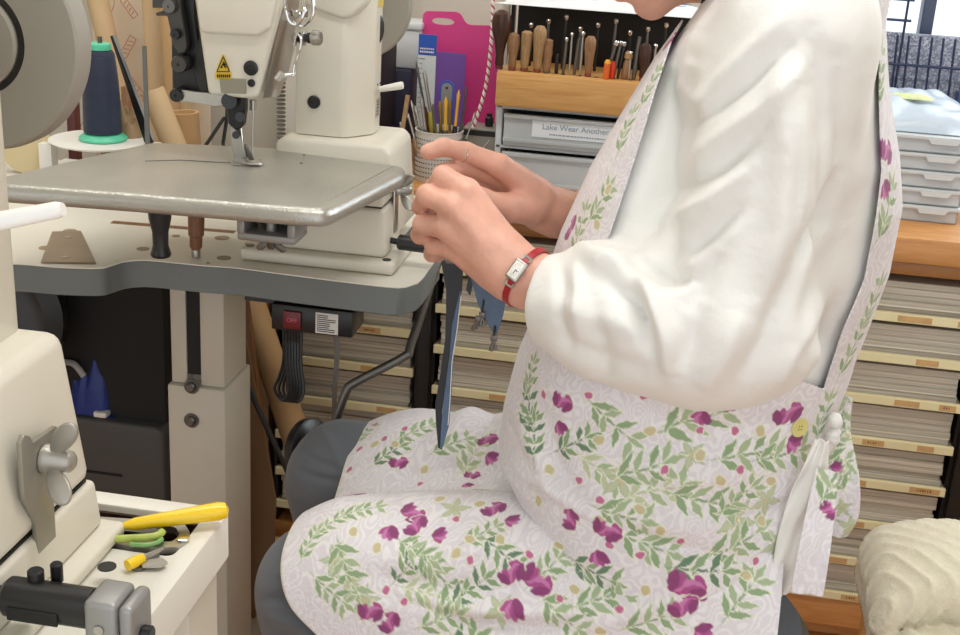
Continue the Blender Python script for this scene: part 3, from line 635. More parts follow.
MB().box((-.50, 1.503, .8285), (-.36, 1.575, .8318)).build('seam', M['blackm'], SM, 0)
# flange step at the foot of the column
MB().prism([(-.522, 1.583, .7675), (-.360, 1.583, .7675), (-.370, 1.583, .880), (-.379, 1.583, .889), (-.512, 1.583, .889), (-.522, 1.583, .880)], (0, .125, 0), .006, 3).build('flange', cr_, SM, 40)
# column and arm
foot = [(-.502, 1.603), (-.440, 1.603), (-.433, 1.606), (-.410, 1.636), (-.407, 1.643), (-.407, 1.675), (-.413, 1.684), (-.502, 1.684)]
b = MB().prism([(x, y, .8895) for x, y in foot], (0, 0, .31), .003, 2)
b.build('column', cr_, SM, 40)
a0 = [(-.50, 1.607), (-.50, 1.757)]
arm = MB()
prof = [(1.205, -.410), (1.16, -.410), (1.06, -.412), (1.045, -.425), (1.040, -.44), (1.047, -.47), (1.058, -.497), (1.062, -.57), (1.062, -.60), (1.205, -.60)]
arm.prism([(x, 1.598, z) for z, x in prof], (0, .088, 0), .006, 3).build('arm', cr_, SM, 40)
# head
hp = [P(x, y, 1.49) for x, y in ((190, -70), (194, 0), (207, 91), (209, 95), (246, 99), (257, 98), (282, 0), (284, -70))]
MB().prism(hp, (0, .115, 0), .005, 3).build('head', cr_, SM, 40)
hs = [P(x, y, 1.4835) for x, y in ((192, -70), (195, -2), (199, 28), (203, 33), (258, 36), (270, 28), (277, -2), (279, -70))]
MB().prism(hs, (0, .008, 0), .0035, 3).build('face_cover', cr_, SM, 60)
# side plate of the head with guides
def pp(x, y, Y, r_=.001): return P(x, y, Y)
sp = MB().prism([P(284, 0, 1.50), P(292, 0, 1.52), P(283, 60, 1.52), P(272, 98, 1.50), P(262, 99, 1.497)], (.004, .02, 0), .0012, 1).build('side_plate', M['steel'], SM)
b = MB().tube(spline([P(303, 0, 1.49), P(304, 12, 1.48), P(298, 24, 1.48), P(290, 22, 1.48), P(286, 10, 1.48), P(285, 0, 1.49)], 6), .0022, 8)
b.tube(spline([P(312, -5, 1.52), P(313, 14, 1.52), P(303, 26, 1.52), P(293, 22, 1.52)], 6), .0022, 8).build('take_up_guard', M['chrome'], SM)
tn = MB(); c0, c1 = P(292, 38, 1.50), P(324, 38, 1.50); ax = (c1-c0).normalized()
tn.lathe(c0, ax, [(.003, 0), (.008, .004), (.0085, .006), (.003, .008), (.003, .011), (.0088, .013), (.009, .016), (.003, .018), (.005, .020), (.005, .024), (.008, .0245), (.0088, .026), (.0088, .034), (.007, .036), (0, .036)], 24)
tn.build('thread_tension', M['steel'], SM)
MB().lathe(P(299, 38, 1.50), ax, [(.006, 0), (.0066, .001), (.0066, .006), (.004, .007)], 20).lathe(P(307, 38, 1.50), ax, [(.005, 0), (.0062, .001), (.0062, .004), (.004, .005)], 20).build('tension_disc', M['black'], SM)
MB().tube(spline([P(294, 44, 1.49), P(297, 34, 1.485), P(301, 40, 1.485), P(299, 52, 1.485), P(295, 62, 1.49), P(293, 76, 1.49)], 6), .0013, 8).build('check_spring', M['chrome'], SM)
MB().cyl(P(276, 76, 1.49), P(295, 74, 1.50), .0022).cyl(P(277, 79, 1.485), P(282, 73, 1.485), .0045, 12).build('thread_guide_pin', M['chrome'], SM)
MB().box(P(290, 16, 1.487), P(308, 11, 1.491)).lathe(P(297, 14, 1.485), (0, -1, 0), [(.005, 0), (.005, .003), (.0035, .005), (0, .005)], 14).build('guide_clip', M['chrome'], SM)
# caps and the warning label
def disc(x, y, Y, r_, name='cap', m=None, d=.0025, parent=SM):
    p = P(x, y, Y); return MB().lathe(p, (0, -1, 0), [(r_, 0), (r_, d*.6), (r_*.85, d), (r_*.4, d), (r_*.35, d*.6), (0, d*.6)], 28).build(name, m or M['black'], parent)
disc(251, 68, 1.489, .0089); disc(251.5, 83, 1.489, .0047); disc(314, 102, 1.602, .0085); disc(363, 32, 1.66, .004)
wl = MB().prism([P(215, 79, 1.4885), P(231, 79, 1.4885), P(231, 74, 1.4885), P(224, 55, 1.4885), P(222, 55, 1.4885), P(215, 74, 1.4885)], (0, .0008, 0)).build('warning_label', mat('warning_yellow', '#d9b42c', .4), SM, 0)
q = MB()
tri = [P(223.2, 56.5, 1.4880), P(217, 71.5, 1.4880), P(229.5, 71.5, 1.4880)]
for i in range(3): q.tube([tri[i], tri[(i+1) % 3]], .0006, 4)
q.tube([P(221, 68, 1.488), P(223, 64, 1.488), P(226, 67.5, 1.488)], .0012, 4).tube([P(223, 62, 1.488), P(225.5, 65, 1.488)], .0009, 4)
for x in range(217, 230, 2): q.box(P(x, 77.5, 1.4878), P(x+1.3, 74.5, 1.4882))
q.build('warning_symbol', M['blackm'], wl, 0)
rp = MB().prism([P(219, 78, 1.4885), P(246, 79, 1.4885), P(246, 94, 1.4885), P(221, 93, 1.4885)], (0, .0022, 0), .0006, 1).build('name_recess', mat('recess_grey', '#8d8879', .5), SM)
# hub on the column
hb = P(373, 31, 1.64)
MB().prism([P(x, y, 1.652) for x, y in ((361, 12), (367, 8), (370, 20), (371, 45), (368, 60), (362, 52), (360, 30))], (.006, .012, 0), .001, 1).build('hub_plate', M['cream'], SM)
MB().lathe((hb.x-.012, 1.655, hb.z), (.93, -.36, 0), [(.014, 0), (.014, .004), (.022, .005), (.0235, .007), (.0235, .011), (.020, .013), (.008, .0125), (0, .0125)], 32).build('dial', M['black'], SM)
MB().prism([P(348, 102, 1.66), P(356, 102, 1.66), P(356, 120, 1.66), P(348, 120, 1.66)], (0, .0005, 0))
pl = MB().box(P(372, 112, 1.672)+Vector((0.0, 0, 0)), P(382, 138, 1.672)+Vector((0.002, .02, 0)))
# labels on the column side
xx = -.4068
b = MB().box((xx, 1.650, .910), (xx+.0006, 1.672, .935)).build('rating_plate', mat('plate_silver', '#c9c3b4', .35, .4), SM, 0)
q = MB()
for i in range(5): q.box((xx+.0005, 1.653, .913+i*.0042), (xx+.0009, 1.653+random.uniform(.008, .016), .9148+i*.0042))
for y in (1.655, 1.668): q.cyl((xx, y, .953), (xx+.001, y, .953), .0015, 8)
q.build('plate_print', M['dsteel'], b, 0)
MB().box((xx, 1.648, 1.052), (xx+.0006, 1.673, 1.072)).build('yellow_sticker', mat('sticker', '#dfc65e', .5), SM, 0)
# reverse lever and handwheel
MB().tube([P(376, 90, 1.67), P(384, 88.5, 1.665), P(401, 85.5, 1.655), P(403, 85.3, 1.655)], [.003, .0042, .0052, .0045], 12).build('lever', M['white'], SM)
wc = P(356, 3, 1.80)
MB().lathe((wc.x, 1.815, wc.z), (0, -1, 0), [(.0, 0), (.074, 0), (.0785, .004), (.0785, .018), (.0765, .021), (.06, .021), (.03, .016), (.02, .03), (0, .03)], 72).build('handwheel', M['wheel'], SM)
# work plate: polished hammered top with a rolled edge
pz = .87
op = [Z(x, y, pz) for x, y in ((-8, 176.5), (150, 140.5), (205, 143), (284, 147), (306, 152), (404, 164.5), (407, 168), (404, 172), (337, 206), (326, 210), (300, 209), (120, 194), (-12, 184.5))]
def roundpoly(pts, r_, n=5):
    out = []; N = len(pts)
    for i in range(N):
        a, b_, c = pts[i-1], pts[i], pts[(i+1) % N]; ra = min(r_, (a-b_).length*.45); rc = min(r_, (c-b_).length*.45)
        p = b_+(a-b_).normalized()*ra; q_ = b_+(c-b_).normalized()*rc
        out += [p*(1-t_)**2+b_*2*t_*(1-t_)+q_*t_*t_ for t_ in [k/n for k in range(n+1)]]
    return out
op = roundpoly(op, .02)
op = [Vector((p.x, p.y, pz-.020)) for p in op]
cen = sum(op, Vector())/len(op); b = MB(); vs = []; fs = []; N = len(op)
rings = [(-.003, .0), (-.0006, .002), (0, .006), (0, .010), (-.0014, .0145), (-.005, .018), (-.0105, .0198), (-.016, .0201)]
nrm = []
for i in range(N):
    tdir = (op[(i+1) % N]-op[i-1]).normalized(); nn = Vector((tdir.y, -tdir.x, 0)); nn = nn if nn.dot(op[i]-cen) > 0 else -nn; nrm.append(nn)
for o_, h in rings:
    for i in range(N): vs.append(op[i]+nrm[i]*o_+Vector((0, 0, h)))
for k in range(len(rings)-1):
    for i in range(N): fs.append((k*N+i, k*N+(i+1) % N, (k+1)*N+(i+1) % N, (k+1)*N+i))
fs += [tuple(range(N))[::-1], tuple((len(rings)-1)*N+i for i in range(N))]
wp = b.add(vs, fs).build('work_plate', M['plate'], SM, 50)
q = MB()
for x, y in ((291, 146.5), (309, 148.5), (304, 155), (260, 160), (301, 163)): c = Z(x, y, pz+.0003); q.cyl((c.x, c.y, pz), (c.x, c.y, pz+.0006), .0055 if x == 309 else .0018, 14)
q.build('plate_screw', M['dsteel'], wp)
a = Z(140, 159, pz+.0003); c = Z(300, 158, pz+.0003)
MB().tube([Z(145, 161, pz+.0005), Z(180, 160, pz+.0005), Z(215, 162, pz+.0005), Z(238, 163, pz+.0005)], .0006, 5).build('loose_thread', M['dsteel'], wp)
MB().prism([Z(228, 160, pz+.0004), Z(262, 161, pz+.0004), Z(265, 166, pz+.0004), Z(232, 165, pz+.0004)], (0, 0, .001), .0003, 1).build('needle_plate', M['steel'], SM)
# knob, clamp and wing nut under the plate
c = P(161, 257, 1.335); kb = c.z
k_ = MB().lathe((c.x, 1.335, kb), (0, 0, 1), [(0, 0), (.0105, .001), (.0118, .004), (.0105, .008), (.0088, .014), (.0092, .03), (.0128, .046), (.0135, .06), (.0135, .849-kb)], 24).build('knob_handle', M['black'], SM)
a = P(236, 218, 1.35); c = P(295, 240, 1.35)
z1 = .849
b = MB().box((a.x, 1.35, z1-.007), (c.x, 1.40, z1), .003).box((a.x, 1.35, z1-.024), (a.x+.010, 1.40, z1-.006), .003).box((c.x-.010, 1.35, z1-.024), (c.x, 1.40, z1-.006), .003).box((a.x, 1.35, z1-.031), (c.x, 1.40, z1-.021), .004)
b.cyl(((a.x+c.x)/2, 1.37, z1-.023), ((a.x+c.x)/2, 1.37, z1-.006), .006).build('plate_clamp', M['castgrey'], SM)
wingnut(SM, ((a.x+c.x)/2, 1.37, z1-.0312), (0, 0, -1), .014, (1, 0, 0), M['dsteel'], 0)
MB().box((a.x+.01, 1.402, z1-.026), (c.x-.01, 1.50, z1-.012), .002).build('plate_bracket', M['castgrey'], SM)
# presser foot assembly
b = MB().prism([P(229, 94, 1.50), P(245, 95, 1.50), P(245, 110, 1.50), P(243, 126, 1.50), P(236, 131, 1.50), P(228, 124, 1.50), P(226, 108, 1.50)], (0, .012, 0), .0015, 1)
b.cyl(P(229, 101, 1.502), P(229, 101, 1.490), .0095, 20).cyl(P(240, 117, 1.502), P(240, 117, 1.492), .0060, 16).cyl(P(236, 135, 1.504), P(236, 135, 1.498), .0048, 16)
b.build('presser_clamp', M['black'], SM)
b = MB().prism([P(229, 126, 1.508), P(241, 128, 1.508), P(243, 146, 1.508), P(247, 158, 1.51), P(245, 160, 1.51), P(234, 159, 1.508), P(231, 145, 1.508)], (0, .005, 0), .0008, 1)
b.build('presser_foot', M['steel'], SM)
MB().prism([P(243, 144, 1.512), P(246, 145, 1.512), P(254, 160, 1.512), P(249, 161, 1.512)], (0, .004, 0), .0006, 1).build('walking_foot', M['dsteel'], SM)
MB().prism([P(232, 161, 1.49), P(236, 158.5, 1.50), P(258, 162.5, 1.50), P(262, 165, 1.49), P(250, 165, 1.485)], (0, .0, .0015), .0004, 1).build('foot_sole', M['steel'], SM)
MB().cyl(P(253, 100, 1.52), P(253, 110, 1.52), .0045, 14).cyl(P(253, 110, 1.52), P(252, 158, 1.52), .0011, 8).build('needle_bar', M['steel'], SM)
# linkage on the left of the head
lk = MB().prism([P(x, y, 1.515) for x, y in ((172, -60), (194, -60), (196, 20), (206, 90), (207, 97), (196, 93), (188, 96), (172, 96), (171, 40))], (0, .03, 0), .002, 1).build('linkage_housing', M['black'], SM)
g = M['dsteel']; dg = mat('gunmetal', '#4d4b47', .35, .7)
b = MB().prism([P(x, y, 1.500) for x, y in ((152, -2), (163, -4), (172, -8), (180, 0), (181, 10), (184, 26), (187, 46), (185, 53), (179, 54), (172, 44), (170, 30), (167, 16), (156, 16), (155, 13), (163, 11), (163, 8), (152, 8))], (0, .012, 0), .0012, 1).build('crank_arm', dg, lk)
b = MB().prism([P(180, 90, 1.497), P(228, 95, 1.497), P(228, 104, 1.497), P(216, 107, 1.497), P(196, 103, 1.497), P(178, 101, 1.497)], (0, .004, 0), .0008, 1).build('link_bar', M['steel'], lk)
for (x, y, r_, mm) in ((170, 6, .0086, g), (176, 34, .0062, M['black']), (180, 64, .0105, dg), (177, 95, .0085, M['black'])):
    p = P(x, y, 1.497); MB().lathe((p.x, 1.497+.012, p.z), (0, -1, 0), [(r_, 0), (r_, .014), (r_*.9, .017), (r_*.2, .017), (r_*.15, .0155), (0, .0155)], 24).build('bolt', mm, lk)
MB().prism([P(193, 70, 1.51), P(200, 30, 1.51), P(208, 90, 1.505), P(200, 94, 1.505)], (0, .01, 0), .001, 1).build('lever_arm', mat('arm_black', '#2a2927', .4), lk)
# right face: hole, bracket with wing nut, black rod
xf = -.3560
MB().cyl((xf-.004, 1.60, .848), (xf-.0003, 1.60, .848), .0055, 20).build('side_cap', M['black'], SM)
bk = MB().box((xf-.0005, 1.545, .785), (xf+.0035, 1.565, .862), .0015).build('side_bracket', M['steel'], SM)
p = P(400, 207, 1.575)
wingnut(SM, (xf+.004, 1.556, .842), (1, 0, 0), .021, (0, 0, 1), M['steel'], 25)
p0 = P(386, 240, 1.53); p1 = P(398, 241, 1.53); p2 = P(436, 246, 1.53)
MB().cyl((-.3565, 1.53, p1.z), (p1.x, 1.53, p1.z-.001), .0040, 14).cyl((p1.x, 1.53, p1.z-.001), (p2.x+.012, 1.53, p1.z-.003), .0098, 24, .002).build('rod_handle', M['black'], SM)
# ribbed spring cover behind the needle
b = MB()
for i in range(20): b.lathe(P(281, 84+i*4.2, 1.66), (0, 0, 1), [(.0055, 0), (.0066, .0014), (.0055, .0028)], 12)
b.build('bellows', mat('spring_grey', '#86827a', .5, .3), SM)

# ------------------------------------------------------------ the near table and near machine
t = thing('near_table', (-.6, .62, 0), 'cream sewing table in the near left corner with a sunk tool tray', 'table')
nx, ny = -.322, .872; tx0, tx1, ty0, ty1 = -.455, -.339, .792, .852
zt, zb = .75, .712
b = MB()
def slab(x0, y0, x1, y1, b_): b_.box((x0, y0, zb), (x1, y1, zt))
R_ = .012
outer = roundpoly([Vector(p) for p in ((-1.2, .1, zb), (nx, .1, zb), (nx, ny, zb), (-1.2, ny, zb))], R_)
bmm = bmesh.new()
def ring(pts):
    vs = [bmm.verts.new(p) for p in pts]; return vs, [bmm.edges.new((vs[i], vs[(i+1) % len(vs)])) for i in range(len(vs))]
_, e1 = ring(outer); inner = roundpoly([Vector(p) for p in ((tx0, ty0, zb), (tx1, ty0, zb), (tx1, ty1, zb), (tx0, ty1, zb))], .008)
_, e2 = ring(inner); bmesh.ops.triangle_fill(bmm, use_beauty=True, use_dissolve=True, edges=e1+e2)
r_ = bmesh.ops.extrude_face_region(bmm, geom=bmm.faces[:]); bmesh.ops.translate(bmm, vec=(0, 0, zt-zb), verts=[v for v in r_['geom'] if isinstance(v, bmesh.types.BMVert)])
ed = [e for e in bmm.edges if len(e.link_faces) == 2 and abs(e.verts[0].co.z-zt) < 1e-5 and abs(e.verts[1].co.z-zt) < 1e-5 and e.calc_face_angle(0) > .8]
bmesh.ops.bevel(bmm, geom=ed, offset=.0025, segments=2, profile=.5, affect='EDGES')
MB().bm(bmm).build('tabletop', mat('near_laminate', '#e6e3d8', .35, noise=(5, .05)), t)
b = MB().box((tx0-.004, ty0-.004, .700), (tx1+.004, ty1+.004, .7117))
iw = MB()
for lo, hi in (((tx0+.0002, ty0+.0002, .712), (tx0+.003, ty1-.0002, .744)), ((tx1-.003, ty0+.0002, .712), (tx1-.0002, ty1-.0002, .744)), ((tx0+.0002, ty1-.003, .712), (tx1-.0002, ty1-.0002, .744)), ((tx0+.0002, ty0+.0002, .712), (tx1-.0002, ty0+.003, .744))): iw.box(lo, hi)
iw.v += []; 
o = b.box((tx0, ty0, .7118), (tx1, ty1, .7125)).build('tool_tray', mat('tray_brown', '#4a3425', .6), t, 0)
iw.build('tray_lining', wood('tray_wood', '#4a3022', '#33201a', (3, 12, 12)), o, 0)
MB().box((-.375, .80, .04), (-.33, .86, .7), .003).box((-.372, .803, .7), (-.333, .857, .7118)).build('leg', legm, t); MB().box((-.40, .45, 0), (-.32, .90, .039), .006).build('foot', legm, t)
MB().box((-1.15, .70, .04), (-1.08, .79, .7118), .003).build('leg', legm, t); MB().box((-1.17, .35, 0), (-1.07, 1.0, .039), .006).build('foot', legm, t)

NM = thing('sewing_machine', (-.55, .62, TZ), 'cream sewing machine close to the camera at the left edge with a big grey handwheel', 'sewing machine')
b = MB().box((-.86, .30, TZ+.0006), (-.383, .812, TZ+.012), .004, seg=3).build('base_plate', M['cream'], NM)
c = Z(107, 567, TZ+.012); MB().cyl((c.x, c.y, TZ+.0118), (c.x, c.y, TZ+.0128), .0065, 20).build('base_screw', M['black'], b)
# block with a slanting right face
def slabx(z0, z1, x0, x1, y1, bev): return MB().prism([(-.80, .35, z0), (x0, .35, z0), (x1, .35, z1), (-.80, .35, z1)], (0, y1-.35, 0), bev, 3)
slabx(TZ+.0122, .7985, -.397, -.4015, .803, .004).build('lower_block', M['cream'], NM)
slabx(.8005, .9145, -.4018, -.419, .801, .010).build('upper_block', M['cream'], NM)
MB().box((-.79, .36, .798), (-.406, .797, .801)).build('seam', M['blackm'], NM, 0)
MB().prism([(-.75, .60, .9), (-.447, .60, .9), (-.450, .60, 1.30), (-.75, .60, 1.30)], (0, .195, 0), .008, 3).build('column', M['cream'], NM)
wc = Vector((-.561, .95, 1.087))
W_ = MB().lathe((wc.x, .975, wc.z), (0, -1, 0), [(0, 0), (.084, 0), (.0895, .003), (.0895, .012), (.0875, .021), (.0855, .023), (.080, .0235), (.044, .0238), (.044, .020), (0, .020)], 96).build('handwheel', M['wheel'], NM, 30)
MB().lathe((wc.x, .9555, wc.z), (0, -1, 0), [(.0, 0), (.0435, 0), (.0435, .004), (.039, .0045), (.0385, .0)], 64).build('black_ring', M['black'], W_)
MB().lathe((wc.x, .9553, wc.z), (0, -1, 0), [(.0, 0), (.0382, 0), (.0382, .006), (.036, .008), (0, .010)], 64).build('hub', M['wheel'], W_)
MB().cyl((wc.x, .795, wc.z), (wc.x, .945, wc.z), .02).build('wheel_shaft', M['steel'], NM)
p0 = P(-40, 231, .62); p1 = P(0, 221, .62); p2 = P(57, 210, .62); p3 = P(63, 209, .62)
MB().tube([p0, p1, p2, p3], [.0052, .0052, .0046, .0036], 20).build('lever', M['white'], NM)
# bracket, wing nut, black rod with a grey clamp
xs = -.404
yb_ = .722
p = P(30, 480, yb_)
br = MB().prism([(xs, y, z) for y, z in ((.700, .8745), (.705, .8785), (.712, .8745), (.716, .868), (.748, .866), (.750, .850), (.742, .838), (.738, .815), (.738, .776), (.712, .776), (.712, .812), (.700, .835))], (.004, 0, 0), .001, 2).build('side_bracket', mat('bracket_grey', '#9b978c', .4, .6), NM)
wingnut(NM, (xs+.0045, .728, .851), (1, 0, 0), .0245, (0, .35, 1), mat('nut_grey', '#a9a59c', .38, .6, bump=(200, .15, .0003)), 25)
zr = P(50, 602, .66).z; yr = .66; xe = P(94, 604, .66).x
rd = MB().cyl((-.60, yr, zr), (xe-.058, yr, zr), .006).lathe((xe-.060, yr, zr), (1, 0, 0), [(.010, 0), (.0128, .003), (.0130, .006), (.0130, .0595), (.012, .060)], 32)
px_ = P(38, 560, .668).x
rd.cyl((px_, yr+.004, zr+.010), (px_, yr+.004, zr+.0195), .0052, 20, .001).cyl((px_+.009, yr+.014, zr+.006), (px_+.009, yr+.014, zr+.020), .004, 16, .001)
rd.build('rod_handle', M['black'], NM)
MB().box((xe-.052, yr-.0145, zr-.008), (xe-.018, yr-.0125, zr+.001), .0008).build('rod_groove', M['blackm'], NM)
cl_ = MB().box((xe+.0005, yr-.017, zr-.034), (xe+.0225, yr+.014, zr+.0155), .004, seg=3).box((xe+.0232, yr-.017, zr-.034), (xe+.0330, yr+.014, zr+.0145), .004, seg=3).build('rod_clamp', M['castgrey'], NM)
MB().cyl((xe+.0331, yr-.004, zr-.010), (xe+.040, yr-.004, zr-.010), .0058, 20, .001).build('clamp_screw', M['black'], cl_)
MB().lathe((xe+.011, yr-.0172, zr-.003), (0, -1, 0), [(.0035, 0), (.0032, .001), (.002, .0012), (0, .0004)], 16).build('clamp_pin', M['steel'], cl_)

# tools in the tray
yel = mat('yellow_handle', '#f3cc1c', .3, coat=.2)
a = Z(122, 526, .7585); c = Z(226, 510, .763)
t = thing('screwdriver', (a.x, a.y, .755), 'long bright yellow handled screwdriver lying across the tray rim', 'screwdriver')
ax = (c-a).normalized(); L = (c-a).length
MB().lathe(a, ax, [(.0022, 0), (.0048, L*.12), (.0058, L*.45), (.0068, L*.8), (.0072, L*.93), (.0058, L), (.002, L+.002), (0, L+.002)], 8+12).build('handle', yel, t)
MB().lathe(a-ax*.020, ax, [(.0016, 0), (.0018, .0195)], 10).build('shaft', M['steel'], t)
def link(pts, w_, h, m, name, parent): return MB().prism(roundpoly([Vector(p) for p in pts], w_), (0, 0, h), .0008, 2).build(name, m, parent, 50)
a = Z(80, 546, .744); 
t = thing('pliers', Z(150, 545, .742), 'steel pliers with a transparent green grip lying in the sunk tray', 'pliers')
def plate(px, z, h, m, name, parent, rr=.004, hole=None):
    b = bmesh.new(); 
    pts = roundpoly([Z(x, y, z) for x, y in px], rr); vs = [b.verts.new(p) for p in pts]; es = [b.edges.new((vs[i], vs[(i+1) % len(vs)])) for i in range(len(vs))]
    if hole:
        pts = roundpoly([Z(x, y, z) for x, y in hole], rr*.6); vs = [b.verts.new(p) for p in pts]; es += [b.edges.new((vs[i], vs[(i+1) % len(vs)])) for i in range(len(vs))]
        bmesh.ops.triangle_fill(b, use_beauty=True, use_dissolve=True, edges=es)
    else: b.faces.new(vs)
    r_ = bmesh.ops.extrude_face_region(b, geom=b.faces[:]); bmesh.ops.translate(b, vec=(0, 0, h), verts=[v for v in r_['geom'] if isinstance(v, bmesh.types.BMVert)])
    return MB().bm(b).build(name, m, parent)
plate(((92, 523), (168, 528), (184, 529), (191, 541), (184, 553), (160, 555), (96, 549)), .7455, .006, M['steel'], 'frame', t, .006, ((104, 530), (160, 532), (176, 534), (180, 542), (172, 549), (110, 544)))
p = Z(183, 539, .7520); MB().lathe((p.x, p.y, .7518), (0, 0, 1), [(.0048, 0), (.0048, .001), (.003, .0016), (0, .0016)], 20).build('pivot', M['chrome'], t)
gg = mat('green_grip', '#b9c860', .25, alpha=.9, noise=(60, .25))
MB().tube(spline([Z(88, 538, .7560), Z(110, 539, .7562), Z(135, 538, .7562), Z(156, 536, .7565), Z(163, 531, .7570)], 5), [.0030]*20+[.002], 10).build('grip', gg, t)
MB().tube(spline([Z(130, 544, .755), Z(145, 545, .755), Z(156, 543, .755), Z(162, 539, .755)], 5), .0018, 8).build('grip', mat('green_plastic', '#7fae6b', .25), t)
a = Z(100, 533, .737); 
t = thing('tweezers', (Z(130, 524, .742)), 'flat grey steel blade lying under the yellow screwdriver', 'blade')
plate(((100, 524), (112, 521), (160, 531), (168, 533), (158, 536), (100, 530)), .7495, .0015, M['dsteel'], 'blade', t, .002)
t = thing('thread_bobbin', Z(196, 540, .74), 'dark metal bobbin at the right end of the sunk tray', 'bobbin')
p = Z(197, 536, .735)
MB().lathe((p.x, p.y, .7131), (0, 0, 1), [(.0088, 0), (.0088, .002), (.005, .0025), (.005, .018), (.0088, .0185), (.0088, .021), (.003, .0212), (.0028, .018), (0, .018)], 24).build('spool', M['dsteel'], t)
t = thing('stitch_ripper', Z(140, 562, TZ+.001), 'small yellow handled scraper with a steel tip on the near table edge of the tray', 'scraper')
a = Z(126, 566, TZ+.0055+.0006); c = Z(143, 558, TZ+.0055+.0006); ax = (c-a).normalized()
MB().lathe(a, ax, [(0, 0), (.004, .001), (.0045, .008), (.0035, (c-a).length)], 14).build('handle', yel, t)
MB().lathe(c+ax*.0003, ax, [(.0025, 0), (.0015, .012), (.001, .018)], 10).build('shaft', M['steel'], t)
t = thing('thread_snips', Z(150, 562, TZ+.001), 'tiny steel snips lying beside the yellow scraper', 'scissors')
plate(((132, 571), (136, 566), (158, 553), (160, 556), (142, 571)), TZ+.0008, .002, M['dsteel'], 'blade', t, .001)
plate(((140, 563), (162, 560), (168, 564), (160, 568), (142, 568)), TZ+.003, .002, M['steel'], 'blade', t, .001)
# ------------------------------------------------------------ paper rolls and sheets against the left wall part
def roll(pts, r_, m, label, name='paper_roll', hollow=True):
    t = thing(name, pts[0], label, 'roll')
    a, c = Vector(pts[0]), Vector(pts[1]); ax = c-a; L = ax.length
    MB().lathe(a, ax, [(r_*.8, 0), (r_, 0), (r_, L), (r_*.78, L), (r_*.76, L-.02), (0, L-.02)], 40).build('tube', m, t)
    return t
def onfloor(top, foot): return [foot, top]
def rollpx(tx, ty, bx, by, Y, r_, m, label, ex=0, fz=.012):
    a, c = P(tx, ty, Y), P(bx, by, Y); d = a-c; foot_ = c-d*((c.z-fz)/d.z); foot_.z = fz; return roll((foot_, a+d*ex), r_, m, label)
rollpx(88, -40, 112, 60, 2.33, .020, M['kraftl'], 'pale tan paper roll leaning behind the thread cone', .5)
rollpx(151, -20, 158, 110, 2.33, .019, M['kraftl'], 'pale tan paper roll left of the machine linkage', .5)
rollpx(166, -20, 173, 110, 2.28, .014, M['kraft'], 'thin brown paper roll beside the black linkage', .5)
rollpx(184, 112, 187, 160, 2.18, .026, M['kraft'], 'short thick kraft paper roll ending behind the link bar', 0, .45)
rollpx(152, 90, 180, 160, 2.10, .021, M['kraftl'], 'kraft paper roll leaning left behind the work plate', 0, .48)
bb = MB(); bx0, bx1, by0, by1 = -.90, -.68, 2.03, 2.24
for lo, hi in (((bx0, by0, .0006), (bx1, by0+.004, .60)), ((bx0, by1-.004, .0006), (bx1, by1, .60)), ((bx0, by0, .0006), (bx0+.004, by1, .60)), ((bx1-.004, by0, .0006), (bx1, by1, .60)), ((bx0, by0, .42), (bx1, by1, .424))): bb.box(lo, hi)
solo('paper_bin', bb, M['kraft'], 'tall open cardboard bin behind the machine table holding short paper rolls', 'bin')
rollpx(180, 20, 184, 90, 2.36, .013, M['kraftl'], 'narrow pale roll right beside the black linkage', .8)
# printed pattern sheet
t = thing('pattern_sheet', (-.98, 2.40, 0), 'large cream pattern sheet with red printed marks behind the thread cone', 'paper sheet')
MB().prism([(-1.16, 2.40, .5), (-.915, 2.385, .5), (-.935, 2.41, 1.4), (-1.17, 2.42, 1.4)], (0, .004, 0)).build('sheet', mat('pattern_paper', '#e9d9c2', .7, noise=(5, .05)), t, 0)
pk = mat('red_print', '#c98b78', .7)
def stamp(cx, cy, ang, s_):
    yy = 2.38; q = MB()
    d = Vector((math.cos(ang), 0, math.sin(ang))); n_ = Vector((-d.z, 0, d.x)); c = P(cx, cy, yy)
    cor = [c+d*s_+n_*s_*.32, c-d*s_+n_*s_*.32, c-d*s_-n_*s_*.32, c+d*s_-n_*s_*.32]
    for i in range(4): q.tube([cor[i], cor[(i+1) % 4]], .0009, 4)
    for k in range(4): q.tube([c+d*s_*(-.7+k*.4)+n_*s_*.2, c+d*s_*(-.55+k*.4)-n_*s_*.2], .0010, 4)
    q.build('printed_mark', pk, t, 0)
stamp(128, 47, 1.05, .022); stamp(133, 85, -.9, .024); stamp(82, 132, .9, .03); stamp(129, 8, -.9, .02)
MB().tube(spline([P(113, 30, 2.38), P(111, 15, 2.38), P(114, 4, 2.38), P(113, -10, 2.38)], 4), .0009, 4).build('printed_line', pk, t, 0)
